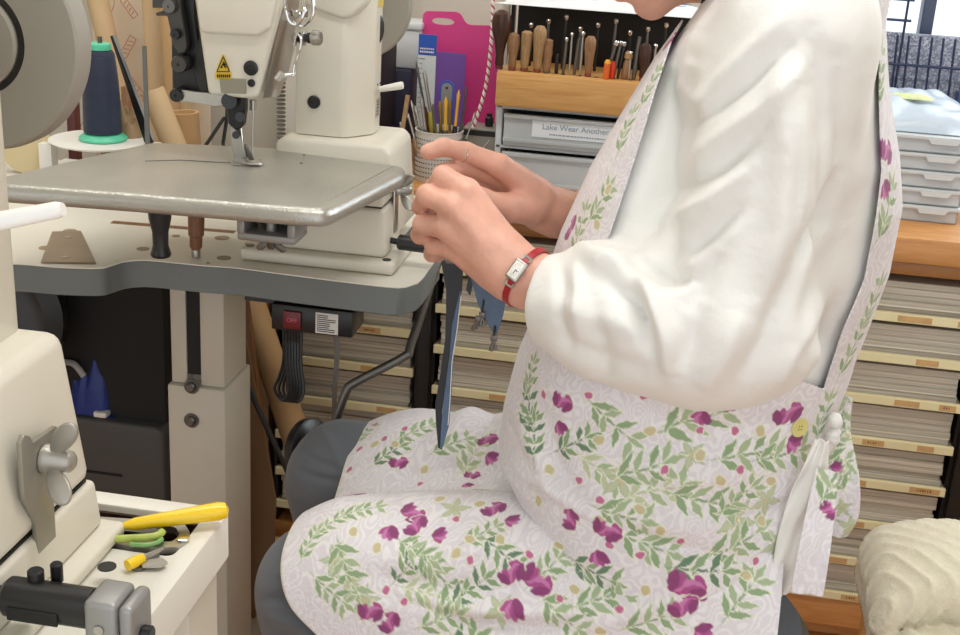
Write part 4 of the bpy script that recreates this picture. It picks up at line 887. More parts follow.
# carton and brown things below the rolls, seen over the plate
solo('kraft_bag', blob(-.845, 1.84, .7506, .035, .025, .09, 8, sharp=.2), mat('brown_bag', '#a58a68', .8, noise=(14, .15)), 'crumpled brown paper bag behind the thread cone', 'paper bag', smooth=60)
rc = P(31, 168, 1.80)
solo('tape_roll', MB().lathe((rc.x, 1.80, .7875), (.15, -1, 0), [(.026, 0), (.0365, 0), (.0365, .02), (.026, .02)], 48), mat('ivory', '#d8c79c', .5), 'ivory tape roll standing on the table behind the left corner of the work plate', 'tape')
solo('white_tile_panel', MB().box((-.80, 2.45, .0006), (-.55, 2.46, 1.05), .001), mat('ribbed_white', '#d9d4ca', .6, noise=(8, .04)), 'white panel standing between the paper rolls and the machine column', 'panel')
for i, x in enumerate((-.570, -.557, -.544, -.531)):
    solo('folder', MB().box((x, 2.05, .7356), (x+.011, 2.25, .905+.006*i), .001), [mat('fold_w', '#d9d5cb', .6), M['white'], mat('fold_p', '#6e3f4a', .6), M['blackm']][i], ['thin cream folder, leftmost behind the needle', 'white folder second from the left behind the needle', 'maroon folder behind the needle', 'black folder beside the machine column'][i], 'folder', 'folders standing on the worktop')
b = MB()
for i in range(3): solo('wood_offcut', MB().box((-1.02+i*.035, 2.0+.03*i, .0006), (-1.005+i*.035, 2.02+.03*i, .83+.005*i), .001), [M['redb'], mat('sl', '#c7b39c', .6), M['beech']][i], ['dark red slat left of the thread stand', 'pale slat left of the thread stand', 'brown slat under the thread stand tray'][i], 'slat')
# ------------------------------------------------------------ under the table
t = thing('cardboard_tube', (-.50, 1.80, 0), 'long kraft cardboard tube leaning below the switch box', 'tube')
a = P(250, 300, 1.93); c = P(292, 425, 1.85); d = (c-a); foot_ = a+d*((a.z-.012)/(-d.z)); foot_.z = .012; a2 = a-d*.15
b = MB().lathe(a2, foot_-a2, [(.018, 0), (.0235, 0), (.0235, (foot_-a2).length), (.018, (foot_-a2).length)], 40); b.build('tube', M['kraft'], t)
solo('wooden_plank', MB().prism([P(238, 296, 1.86), P(246, 296, 1.86), P(272, 500, 1.80), P(252, 640, 1.76), P(236, 640, 1.76)], (0, .014, 0), .001, 1), wood('plank', '#96693c', '#7c522c', (6, 6, 1)), 'orange brown wooden board standing behind the steel table leg', 'board')
kb_ = MB().prism([P(236, 400, 1.80), P(246, 340, 1.82), P(262, 420, 1.80), P(276, 500, 1.78), P(272, 600, 1.75), P(236, 620, 1.75)], (0, .004, 0), .0005, 1)
solo('cardboard_sheet', kb_, mat('brown_card', '#8b6c4b', .8, noise=(10, .08)), 'brown cardboard sheet leaning on the wooden board', 'cardboard')
solo('black_cable', MB().tube(spline([P(236, 350, 1.74), P(248, 385, 1.74), P(268, 430, 1.74), P(292, 484, 1.74), P(300, 530, 1.74)], 8), .0042, 8), M['black'], 'black cable hanging diagonally beside the cardboard tube', 'cable')
t = thing('carton', (-.68, 1.92, 0), 'open brown carton on the floor below the cardboard sheet', 'carton')
MB().box((-.80, 1.85, .0006), (-.60, 1.93, .10), .001).build('body', M['kraft'], t)
MB().prism([(-.80, 1.848, .10), (-.60, 1.848, .10), (-.59, 1.78, .065), (-.79, 1.78, .06)], (0, 0, .003)).build('flap', M['kraftl'], t, 0)
# motor unit: dark grey housing with pulley, leds
dk = mat('dark_grey_housing', '#4b4a48', .5)
t = thing('drive_motor', (-.84, 1.8, .26), 'dark grey motor housing in the shade under the table', 'motor')
MB().prism(roundpoly([Vector(p) for p in ((-.92, 1.70, .25), (-.735, 1.70, .25), (-.735, 1.70, .395), (-.92, 1.70, .395))], .02), (0, .20, 0), .006, 3).build('housing', dk, t)
MB().box((-.915, 1.697, .305), (-.805, 1.6995, .308)).build('groove', M['blackm'], t, 0)
MB().box((-.9, 1.72, .3951), (-.74, 1.88, .7135)).build('bracket', M['blackm'], t, 0)
q = MB().cyl((-.7345, 1.76, .32), (-.730, 1.76, .32), .012).cyl((-.7345, 1.80, .34), (-.732, 1.80, .34), .007).build('dial', M['black'], t)
led = mat('red_led', '#ff3020', .4, emit=2.5)
MB().box((-.745, 1.6968, .262), (-.741, 1.6995, .264)).box((-.757, 1.6968, .258), (-.753, 1.6995, .260)).build('indicator_light', led, t, 0)
t = thing('pulley_guard', (-.95, 1.78, .42), 'black round belt guard behind the near machine', 'guard')
MB().lathe((-.99, 1.68, .56), (.3, -1, .1), [(.0, 0), (.10, 0), (.11, .01), (.11, .05), (.085, .06), (.07, .055), (.05, .06), (.02, .065), (0, .065)], 48).build('disc', mat('belt_guard', '#2b2b2b', .35), t)
MB().cyl((-.98, 1.66, .56), (-.98, 1.66, .7135), .008).build('stay', M['black'], t)
MB().tube(spline([P(62, 362, 1.72), P(74, 364, 1.71), P(84, 376, 1.71)], 5), .005, 8).build('white_hose', mat('hose', '#a9a7a3', .5), t)
solo('blue_bag', blob(-.862, 1.76, .3962, .04, .05, .10, 21, sharp=.2), mat('blue_bag', '#18307c', .45, bump=(40, .6, .003)), 'dark blue plastic bag lying on the motor housing', 'bag', smooth=60)
solo('white_bobbin', MB().box((-.852, 1.705, .3965), (-.83, 1.73, .406), .003), M['white'], 'small white piece lying before the blue bag', 'small part')
# leaning brown board and dark junk under the table
solo('brown_board', MB().prism([P(118, 378, 1.78), P(164, 322, 1.80), P(167, 378, 1.78)], (0, .006, 0), .001, 1).box((P(118, 378, 1.78).x, 1.782, .39), (P(167, 378, 1.78).x, 1.79, P(140, 377, 1.78).z)), mat('tan_board', '#8c6a4c', .7), 'brown triangular leather offcut hanging behind the motor', 'board')
b = MB(); rr = random.Random(9)
for i in range(7):
    x = -.82+.018*i; b.tube(spline([(x, 1.78, .70), (x+rr.uniform(-.02, .02), 1.80, .62), (x+rr.uniform(-.03, .03), 1.84, .55), (x+rr.uniform(-.02, .04), 1.86, .44)], 5), rr.uniform(.002, .004), 6)
solo('cable_tangle', b, M['black'], 'tangle of black cables hanging in the shade under the table', 'cables', kind='stuff')
solo('tool_bin', MB().box((-1.15, 1.90, .0006), (-.83, 1.985, .64), .004), mat('charcoal_box', '#1c1b1a', .8), 'tall black storage box in the shade under the table', 'box')
solo('black_case', MB().box((-.82, 1.935, .12), (-.70, 1.975, .66), .004).box((-.82, 1.94, .0006), (-.81, 1.97, .12)).box((-.71, 1.94, .0006), (-.70, 1.97, .12)), M['blackm'], 'flat black case standing behind the motor', 'case')

# ------------------------------------------------------------ stools and the knitted blanket
t = thing('work_stool', (.03, 1.3, 0), 'low round black stool under the seated person', 'stool')
MB().lathe((.03, 1.3, .40), (0, 0, 1), [(.0, 0), (.15, 0), (.165, .012), (.168, .035), (.155, .052), (0, .055)], 56).build('seat', M['black'], t)
MB().cyl((.03, 1.3, .05), (.03, 1.3, .3995), .022).build('post', M['chrome'], t)
for k in range(5):
    a = k*2*math.pi/5+.3; e_ = Vector((.03+.2*math.cos(a), 1.3+.2*math.sin(a), .05))
    l_ = MB().tube([(.03, 1.3, .075), e_], [.016, .011], 12).build('leg', M['chrome'], t)
    MB().cyl(e_+Vector((-.009*math.sin(a), .009*math.cos(a), -.026)), e_+Vector((.009*math.sin(a), -.009*math.cos(a), -.026)), .024, 20, .003).build('caster', M['black'], l_)
MB().tube([(.145, 1.24, .10), (.125, 1.22, .41)], .006, 10).build('seat_lever', M['chrome'], t)
# ------------------------------------------------------------ implicit surfaces: one continuous mesh out of blended limbs
class SDF:
    def __init__(s, lo, hi, h):
        s.h = h; s.lo = np.array(lo, float); s.n = (np.ceil((np.array(hi)-s.lo)/h)).astype(int)+1
        s.F = np.full(s.n, .3, np.float32); s.ax = [s.lo[i]+h*np.arange(s.n[i]) for i in range(3)]
    def reg(s, lo, hi):
        a = np.clip(np.floor((np.array(lo)-s.lo)/s.h).astype(int), 0, s.n); b = np.clip(np.ceil((np.array(hi)-s.lo)/s.h).astype(int)+1, 0, s.n)
        sl = tuple(slice(i, j) for i, j in zip(a, b))
        X, Y, Zz = s.ax[0][sl[0]][:, None, None], s.ax[1][sl[1]][None, :, None], s.ax[2][sl[2]][None, None, :]
        return sl, X, Y, Zz
    def mix(s, sl, d, k, sub=False):
        f = s.F[sl]
        if f.size == 0: return s
        if sub: d = -d; s.F[sl] = np.maximum(f, d) if not k else -s.smin(-f, -d, k)
        else: s.F[sl] = np.minimum(f, d) if not k else s.smin(f, d, k)
        return s
    @staticmethod
    def smin(a, b, k):
        h = np.clip(.5+.5*(b-a)/k, 0, 1); return (b*(1-h)+a*h-k*h*(1-h)).astype(np.float32)
    def cap(s, a, b, ra, rb, k=.01, sub=False):
        a, b = np.array(a, float), np.array(b, float); R_ = max(ra, rb)+k+2*s.h
        sl, X, Y, Zz = s.reg(np.minimum(a, b)-R_, np.maximum(a, b)+R_); ab = b-a; L = ab@ab+1e-12
        t = np.clip(((X-a[0])*ab[0]+(Y-a[1])*ab[1]+(Zz-a[2])*ab[2])/L, 0, 1)
        d = np.sqrt((X-a[0]-t*ab[0])**2+(Y-a[1]-t*ab[1])**2+(Zz-a[2]-t*ab[2])**2)-(ra+(rb-ra)*t)
        return s.mix(sl, d, k, sub)
    def ell(s, c, r, ax=None, k=.01, sub=False):
        c = np.array(c, float); r = np.array(r, float); A = np.eye(3) if ax is None else np.array([list(v) for v in ax])
        R_ = r.max()+k+2*s.h; sl, X, Y, Zz = s.reg(c-R_, c+R_)
        q = [((X-c[0])*A[i][0]+(Y-c[1])*A[i][1]+(Zz-c[2])*A[i][2]) for i in range(3)]
        k0 = np.sqrt(sum((q[i]/r[i])**2 for i in range(3)))+1e-9; k1 = np.sqrt(sum((q[i]/r[i]**2)**2 for i in range(3)))+1e-9
        return s.mix(sl, k0*(k0-1)/k1, k, sub)
    def fn(s, f, lo, hi, k=.01, sub=False):
        sl, X, Y, Zz = s.reg(lo, hi); return s.mix(sl, f(X, Y, Zz), k, sub)
    def chain(s, pts, rs, k=.004):
        for i in range(len(pts)-1): s.cap(pts[i], pts[i+1], rs[i], rs[i+1], k)
        return s
    def mesh(s, iso=0., relax=2):
        F = s.F-iso; I = F < 0; nx, ny, nz = (v-1 for v in F.shape)
        cnt = np.zeros((nx, ny, nz), np.int8); acc = np.zeros((nx, ny, nz), bool); c = 0
        for a in (0, 1):
            for b in (0, 1):
                for d in (0, 1): cnt += I[a:nx+a, b:ny+b, d:nz+d]
        mask = (cnt > 0) & (cnt < 8); idx = np.full((nx, ny, nz), -1, np.int64); cells = np.argwhere(mask); idx[mask] = np.arange(len(cells))
        P_ = np.zeros((len(cells), 3)); C_ = np.zeros(len(cells)); i, j, k = cells.T
        cor = [(a, b, d) for a in (0, 1) for b in (0, 1) for d in (0, 1)]
        for a in cor:
            for ax in range(3):
                if a[ax]: continue
                b = list(a); b[ax] = 1
                fa = F[i+a[0], j+a[1], k+a[2]]; fb = F[i+b[0], j+b[1], k+b[2]]; m = (fa < 0) != (fb < 0)
                t = np.where(m, fa/(fa-fb+1e-12), 0); p = np.stack([np.full(len(t), float(v)) for v in a], 1); p[:, ax] += t
                P_[m] += p[m]; C_[m] += 1
        P_ = s.lo+(cells+P_/C_[:, None])*s.h
        Q = []
        for ax in range(3):
            sl0 = [slice(1, n_) for n_ in (nx, ny, nz)]; sl0[ax] = slice(0, (nx, ny, nz)[ax])
            sl1 = list(sl0); sl1[ax] = slice(1, (nx, ny, nz)[ax]+1)
            A_ = I[tuple(sl0)]; B_ = I[tuple(sl1)]; e = np.argwhere(A_ != B_)
            if not len(e): continue
            flip = A_[tuple(e.T)]; off = np.array([0 if q == ax else 1 for q in range(3)]); e = e+off
            u, v = [q for q in range(3) if q != ax]
            if ax == 1: u, v = v, u
            du = np.eye(3, dtype=int)[u]; dv = np.eye(3, dtype=int)[v]
            q = np.stack([idx[tuple((e-du-dv).T)], idx[tuple((e-dv).T)], idx[tuple(e.T)], idx[tuple((e-du).T)]], 1)
            q[~flip] = q[~flip][:, ::-1]; Q.append(q)
        Q = np.concatenate(Q); Q = Q[(Q >= 0).all(1)]
        for _ in range(relax): P_ = relaxv(P_, Q)
        return P_, Q
def relaxv(V, Q, w_=.5):
    S_ = np.zeros_like(V); n = np.zeros(len(V))
    for a, b in ((0, 1), (1, 2), (2, 3), (3, 0)):
        np.add.at(S_, Q[:, a], V[Q[:, b]]); np.add.at(S_, Q[:, b], V[Q[:, a]]); np.add.at(n, Q[:, a], 1); np.add.at(n, Q[:, b], 1)
    return V+w_*(S_/np.maximum(n, 1)[:, None]-V)
def vnormals(V, Q):
    n = np.cross(V[Q[:, 2]]-V[Q[:, 0]], V[Q[:, 3]]-V[Q[:, 1]]); N = np.zeros_like(V)
    for a in range(4): np.add.at(N, Q[:, a], n)
    return N/(np.linalg.norm(N, axis=1)[:, None]+1e-12)
def fastmesh(name, V, Q, m, parent=None, cols=None):
    org = world_loc(parent) if parent else Vector((0, 0, 0))
    me = bpy.data.meshes.new(name); me.vertices.add(len(V)); me.vertices.foreach_set('co', (V-np.array(org)).astype(np.float32).ravel())
    me.loops.add(Q.size); me.loops.foreach_set('vertex_index', Q.astype(np.int32).ravel())
    me.polygons.add(len(Q)); me.polygons.foreach_set('loop_start', np.arange(0, Q.size, Q.shape[1], dtype=np.int32)); me.update(calc_edges=True); me.validate()
    me.shade_smooth()
    if cols is not None:
        a = me.color_attributes.new('fabric', 'FLOAT_COLOR', 'POINT'); c = np.ones((len(V), 4), np.float32); c[:, :3] = cols; a.data.foreach_set('color', c.ravel())
    o = bpy.data.objects.new(name, me); COL.objects.link(o); me.materials.append(m)
    if parent: o.parent = parent
    return o
def vnoise(V, sc, seed):               # cheap smooth noise: sum of rotated sine waves
    r = np.random.default_rng(seed); o = np.zeros(len(V))
    for i in range(6):
        d = r.normal(size=3); d /= np.linalg.norm(d); o += np.sin(V@d*sc*(.7+.25*i)+r.uniform(0, 6.28)+1.5*np.sin(V@np.roll(d, 1)*sc*.6+i))
    return o/6
def fold(V, N, path, width, amp, near=None, sharp=1.0, ref=1.10):
    """a crease or ridge of cloth along a path: vertices near it move along their normals"""
    pts = np.array([list(P(x, y, ref)) if len(q) == 2 else list(q) for q in path for x, y in [q[:2]]]); best = np.full(len(V), 9.); tt = np.zeros(len(V)); L = len(pts)-1
    W = V.copy(); sc = ref/np.maximum(V[:, 1], .2); W = (V-np.array([0, 0, CAMH]))*sc[:, None]+np.array([0, 0, CAMH])
    for i in range(L):
        a, b = pts[i], pts[i+1]; ab = b-a; t = np.clip((W-a)@ab/(ab@ab), 0, 1); d = np.linalg.norm(W-a-t[:, None]*ab, axis=1)
        m = d < best; best[m] = d[m]; tt[m] = (i+t[m])/L
    g = np.exp(-(best/width)**2*1.2)*np.sin(np.pi*np.clip(tt, .02, .98))**.5
    if near is not None: g = g*near
    return V+N*(amp*g)[:, None]

# ------------------------------------------------------------ the seated person
skin = mat('skin', '#dfaa95', .46, noise=(45, .12), bump=(190, .35, .0015)); skin.node_tree.nodes['Principled BSDF'].inputs['Subsurface Weight'].default_value = .12
skin.node_tree.nodes['Principled BSDF'].inputs['Subsurface Radius'].default_value = (.012, .004, .002); skin.node_tree.nodes['Principled BSDF'].inputs['Subsurface Scale'].default_value = .6
shirt = mat('white_blouse', '#e7e6e1', .75, sheen=.3, bump=(75, .35, .003))
TS = np.array([  # z, x front, x back, half width
 (1.205, .045, .135, .05), (1.175, .025, .155, .10), (1.15, .008, .163, .145), (1.12, -.004, .162, .165), (1.065, -.036, .175, .172), (1.0, -.067, .195, .172), (.95, -.09, .206, .170), (.885, -.113, .205, .165),
 (.80, -.133, .188, .165), (.745, -.149, .180, .168), (.69, -.158, .181, .178), (.645, -.160, .180, .188), (.60, -.132, .167, .196), (.545, -.09, .152, .196), (.50, -.05, .14, .183), (.47, -.02, .12, .16)])[::-1]
def torso(off=0., dy=0.):
    def f(X, Y, Zz):
        z = Zz; a = np.interp(z, TS[:, 0], TS[:, 1])-off; b = np.interp(z, TS[:, 0], TS[:, 2])+off; ry = np.interp(z, TS[:, 0], TS[:, 3])+off+dy
        cx, rx = (a+b)/2, (b-a)/2; m = np.minimum(rx, ry); q = ((np.abs(X-cx)/rx)**2.3+(np.abs(Y-1.3)/ry)**2.3)**(1/2.3)
        return np.maximum(np.maximum((q-1)*m, Zz-1.2-off), .46-off-Zz)
    return f
SH, EL, WR = (.085, 1.17, 1.09), (.045, 1.130, .856), tuple(P(522, 277, 1.18))
SH2, EL2, WR2 = (.085, 1.43, 1.09), (.03, 1.475, .845), tuple(P(556, 212, 1.36))
hc_ = np.array((-.072, 1.3, 1.2285)); hf = np.array((-.669, 0, -.743)); hu = np.array((-.743, 0, .669)); hs_ = np.array((0, 1., 0)); HA = (hf, hs_, hu)
def H(f, y, u): return hc_+hf*f+hs_*y+hu*u
B = SDF((-.50, 1.0, .0), (.24, 1.62, 1.40), .005)
B.fn(torso(-.045), (-.2, 1.05, .44), (.24, 1.55, 1.25), 0)
B.cap(H(-.02, 0, -.05), (.075, 1.3, 1.14), .050, .058, .02)
B.ell(H(-.012, 0, .025), (.096, .076, .098), HA, .01).ell(H(.028, 0, -.055), (.060, .056, .058), HA, .025)
for s_ in (-1, 1):
    S1, E1, W1 = (SH, EL, WR) if s_ < 0 else (SH2, EL2, WR2)
    B.cap(S1, E1, .036, .034, .015).cap(E1, W1, .036, .026, .012)
KN, AN = (-.336, 1.195, .478), (-.325, 1.185, .085); KF, AF = (-.375, 1.425, .495), (-.36, 1.44, .085)
for K_, A_, hy in ((KN, AN, 1.21), (KF, AF, 1.39)):
    B.cap((.04, hy, .535), K_, .078, .056, .03).cap(K_, A_, .054, .036, .015).cap(A_, (A_[0]+.02, A_[1], .045), .034, .036, .01).cap((A_[0]+.01, A_[1], .045), (A_[0]-.13, A_[1], .026), .034, .022, .015)
Vb, Qb = B.mesh(0, 2)
# finely meshed head and hands, joined to the same body mesh
Hd = SDF((-.22, 1.19, 1.06), (.09, 1.41, 1.36), .0026)
Hd.cap(H(-.02, 0, -.05), (.075, 1.3, 1.14), .050, .058, .02)
Hd.ell(H(-.012, 0, .025), (.096, .076, .098), HA, .01).ell(H(.028, 0, -.055), (.060, .056, .058), HA, .03)
Hd.ell(H(.066, 0, -.091), (.0165, .019, .016), HA, .012).ell(H(.065, 0, -.054), (.018, .027, .020), HA, .012)
Hd.ell(H(.083, 0, -.051), (.0085, .021, .0065), HA, .004).ell(H(.0815, 0, -.063), (.0085, .019, .0075), HA, .004)
Hd.ell(H(.091, 0, -.057), (.008, .022, .0012), HA, .002, sub=True).ell(H(.089, 0, -.077), (.010, .022, .005), HA, .006, sub=True)
Hd.cap(H(.084, 0, .022), H(.103, 0, -.020), .0075, .011, .009).ell(H(.094, .011, -.022), (.009, .008, .008), HA, .004).ell(H(.094, -.011, -.022), (.009, .008, .008), HA, .004)
for s_ in (-1, 1):
    Hd.ell(H(.088, s_*.031, .012), (.014, .017, .011), HA, .008, sub=True).ell(H(.070, s_*.031, .010), (.0145, .014, .0115), HA, .003)
    Hd.cap(H(.084, s_*.014, .030), H(.076, s_*.050, .028), .006, .005, .008).ell(H(.062, s_*.038, -.020), (.022, .022, .020), HA, .02)
    Hd.ell(H(-.012, s_*.079, -.004), (.018, .007, .031), HA, .004).ell(H(-.008, s_*.086, -.002), (.010, .005, .020), HA, .003, sub=True)
    Hd.ell(H(-.010, s_*.077, -.030), (.009, .006, .009), HA, .004)
Vh, Qh = Hd.mesh(0, 1)
Hn = SDF((-.30, 1.08, .78), (-.06, 1.46, 1.0), .0017)
def fp(x, y, Y): return tuple(P(x, y, Y))
w0 = WR
Hn.cap((.02, 1.13, .853), fp(522, 277, 1.18), .034, .0265, .01).cap(fp(530, 282, 1.178), fp(505, 262, 1.185), .0262, .026, .01)
MC = [fp(467, 191, 1.195), fp(453, 207, 1.183), fp(446, 227, 1.187), fp(452, 247, 1.200)]
WB = [fp(510, 255, 1.192), fp(508, 264, 1.18), fp(507, 273, 1.182), fp(506, 280, 1.192)]
for m_, b_, r_ in zip(MC, WB, (.0125, .0128, .012, .0115)): Hn.cap(b_, m_, .0185, r_, .012)
Hn.cap(fp(468, 205, 1.20), fp(500, 262, 1.205), .013, .018, .014).cap(fp(462, 235, 1.205), fp(495, 268, 1.205), .014, .018, .014)
Hn.chain([MC[0], fp(443, 176, 1.200), fp(434, 187, 1.222), fp(437, 197, 1.240)], (.0118, .0100, .0088, .0078), .004)
Hn.chain([MC[1], fp(427, 195, 1.192), fp(421, 206, 1.216), fp(428, 212, 1.238)], (.0122, .0102, .0090, .0080), .004)
Hn.chain([MC[2], fp(423, 224, 1.197), fp(420, 235, 1.220), fp(428, 239, 1.242)], (.0118, .0098, .0088, .0078), .004)
Hn.chain([MC[3], fp(434, 246, 1.212), fp(432, 254, 1.232), fp(440, 255, 1.248)], (.0108, .0088, .0080, .0070), .004)
Hn.chain([fp(503, 245, 1.215), fp(478, 205, 1.238), fp(456, 190, 1.246), fp(441, 184, 1.252)], (.016, .0125, .0115, .0090), .006)
# tendons and knuckles on the back of the near hand
for m_, b_ in zip(MC[:3], WB[:3]):
    a_ = np.array(m_)+(0, -.0075, .002); c_ = np.array(b_)+(0, -.013, .003); Hn.cap(a_, a_*.35+c_*.65, .0042, .0022, .006)
    Hn.ell(a_, (.0075, .0065, .0075), None, .006)
Vn, Qn = Hn.mesh(0, 2)
Hf = SDF((-.32, 1.20, .78), (-.06, 1.50, 1.02), .0017)
Hf.cap(EL2, fp(556, 213, 1.36), .032, .0245, .01).cap(fp(556, 213, 1.36), fp(535, 203, 1.345), .0245, .024, .012)
MF = [fp(500, 166, 1.312), fp(498, 176, 1.330), fp(500, 186, 1.345), fp(507, 195, 1.352)]
WF = [fp(536, 193, 1.335), fp(536, 200, 1.345), fp(537, 207, 1.352), fp(538, 212, 1.355)]
for m_, b_, r_ in zip(MF, WF, (.0125, .0125, .0115, .0108)): Hf.cap(b_, m_, .0175, r_, .010)
Hf.chain([MF[0], fp(466, 152, 1.302), fp(443, 147, 1.290), fp(428, 152, 1.284)], (.0122, .0100, .0090, .0086), .004)
Hf.chain([MF[1], fp(466, 166, 1.310), fp(444, 172, 1.288), fp(433, 187, 1.272)], (.0122, .0102, .0090, .0082), .004)
Hf.chain([MF[2], fp(474, 186, 1.325), fp(462, 200, 1.312), fp(470, 210, 1.305)], (.0115, .0096, .0088, .0078), .004)
Hf.chain([MF[3], fp(487, 204, 1.338), fp(478, 216, 1.325), fp(488, 222, 1.318)], (.0105, .0088, .0080, .0070), .004)
Hf.chain([fp(530, 208, 1.325), fp(508, 208, 1.300), fp(480, 200, 1.280), fp(458, 190, 1.268)], (.019, .0140, .0118, .0095), .008)
Vf, Qf = Hf.mesh(0, 2)
parts_ = [(Vb, Qb), (Vh, Qh), (Vn, Qn), (Vf, Qf)]; off = 0; VV = []; QQ = []
# the coarse body is cut away where the finer head and hands stand
km = ~(((Vb[:, 2] > 1.075) & (Vb[:, 0] < .03)) | ((Vb[:, 0] < -.075) & (Vb[:, 2] > .80) & (Vb[:, 2] < 1.02) & ((Vb[:, 1] < 1.215) | ((Vb[:, 1] > 1.33) & (Vb[:, 0] < -.115)))))
Qb = Qb[km[Qb].all(1)]
for v, q in ((Vb, Qb), (Vh, Qh), (Vn, Qn), (Vf, Qf)): VV.append(v); QQ.append(q+off); off += len(v)
body = fastmesh('person', np.concatenate(VV), np.concatenate(QQ), skin)
tag(body, 'seated person in a white blouse and floral apron working a strip with both hands', 'person')
# hair, eyes
Hr = SDF((-.22, 1.18, 1.08), (.12, 1.42, 1.40), .003)
Hr.ell(H(-.022, 0, .032), (.104, .088, .106), HA, .01).ell(H(-.07, 0, -.02), (.055, .072, .065), HA, .03)
Hr.fn(lambda X, Y, Zz: -((X-hc_[0])*hf[0]+(Zz-hc_[2])*hf[2])+.018+.50*((X-hc_[0])*hu[0]+(Zz-hc_[2])*hu[2])+0*Y, (-.3, 1.1, 1.0), (.2, 1.5, 1.5), .01, sub=True)
Vr, Qr = Hr.mesh(0, 1); N_ = vnormals(Vr, Qr); lon = np.arctan2(Vr[:, 1]-1.3, (Vr-hc_)@hu); Vr = Vr+N_*(.0012*np.sin(lon*60+6*np.sin(Vr[:, 0]*40)))[:, None]
fastmesh('hair', Vr, Qr, mat('dark_hair', '#2a211d', .5, noise=(60, .2)), body)
for s_ in (-1, 1):
    MB().tube([tuple(H(.0845-abs(k-2)*.0025, s_*(.020+k*.0055), .0065-abs(k-2)*.0008)) for k in range(5)], .0011, 6).build('eyelash', M['black'], body)
# trousers
grey = mat('charcoal_trousers', '#5c6066', .85, sheen=.2, bump=(700, .15, .0004))
T_ = SDF((-.50, 1.02, .06), (.24, 1.60, .66), .004)
for K_, A_, hy in ((KN, AN, 1.21), (KF, AF, 1.39)):
    T_.cap((.04, hy, .545), K_, .092, .072, .03).cap(K_, (A_[0]+.01, A_[1], .115), .0715, .058, .02)
T_.ell((.035, 1.3, .55), (.105, .175, .09), None, .03)
for K_, A_, hy in ((KN, AN, 1.21), (KF, AF, 1.39)): T_.cap((A_[0]+.01, A_[1], .12), (A_[0]+.01, A_[1], .0), .054, .052, .004, sub=True)
Vt, Qt = T_.mesh(0, 2); N_ = vnormals(Vt, Qt)
Vt = Vt+N_*(.0016*vnoise(Vt, 45, 4))[:, None]
for path, wd, am in ((((262, 600), (285, 596), (310, 612), (335, 640)), .006, -.007), (((268, 618), (300, 626), (320, 645)), .006, .005), (((300, 590), (330, 612), (360, 640)), .007, -.005), (((275, 570), (300, 580), (330, 600)), .008, .004)):
    Vt = fold(Vt, N_, path, wd, am, (Vt[:, 1] < 1.25)*1., ref=1.14)
for path, wd, am in ((((300, 448), (318, 462), (340, 470)), .006, -.004), (((322, 430), (335, 450), (345, 480)), .006, .004), (((296, 470), (320, 478), (350, 484)), .006, -.004)):
    Vt = fold(Vt, N_, path, wd, am, (Vt[:, 1] > 1.32)*1., ref=1.37)
fastmesh('trousers', Vt, Qt, grey, body)
for A_ in (AN, AF):
    Sh = SDF((A_[0]-.2, A_[1]-.06, 0), (A_[0]+.09, A_[1]+.06, .12), .004)
    Sh.cap((A_[0]+.03, A_[1], .044), (A_[0]-.13, A_[1], .034), .042, .032, .01); Sh.fn(lambda X, Y, Zz: Zz-.004+0*X+0*Y, (-9, -9, -9), (9, 9, 9), 0, sub=True)
    v, q = Sh.mesh(0, 1); fastmesh('shoe', v, q, mat('dark_shoe', '#26262a', .6), body)

# ------------------------------------------------------------ blouse
cu0, cu1 = np.array(fp(558, 300, 1.168)), np.array((.030, 1.130, .862))
Bl = SDF((-.20, 1.0, .72), (.25, 1.60, 1.25), .0038)
Bl.fn(torso(-.003), (-.3, 1.0, .74), (.3, 1.6, 1.25), 0)
Bl.fn(lambda X, Y, Zz: Zz-.755+0*X+0*Y, (-9, -9, -9), (9, 9, 9), 0, sub=True)
Bl.cap((.082, 1.158, 1.115), (.055, 1.135, .880), .066, .074, .035).cap(cu1, cu0, .074, .0445, .03)
Bl.ell((.030, 1.125, .852), (.110, .058, .068), None, .03).ell((-.050, 1.138, .850), (.070, .052, .056), None, .03)
Bl.cap((.082, 1.445, 1.115), (.045, 1.47, .88), .068, .078, .035).cap((.03, 1.475, .86), (-.06, 1.43, .855), .080, .048, .03)
ax_ = (cu0-cu1)/np.linalg.norm(cu0-cu1)
Bl.cap(cu0+ax_*.022, cu0+ax_*.09, .034, .036, .004, sub=True); Bl.fn(lambda X, Y, Zz: -((X-cu0[0]-ax_[0]*.016)*ax_[0]+(Y-cu0[1]-ax_[1]*.016)*ax_[1]+(Zz-cu0[2]-ax_[2]*.016)*ax_[2]), cu0-.09, cu0+.09, .006, sub=True)
Vl, Ql = Bl.mesh(0, 2); N_ = vnormals(Vl, Ql); near = np.clip((1.27-Vl[:, 1])/.05, 0, 1)
Vl = Vl+N_*(.0024*vnoise(Vl, 30, 8)+.0011*vnoise(Vl*np.array((1., .6, .7)), 95, 9))[:, None]
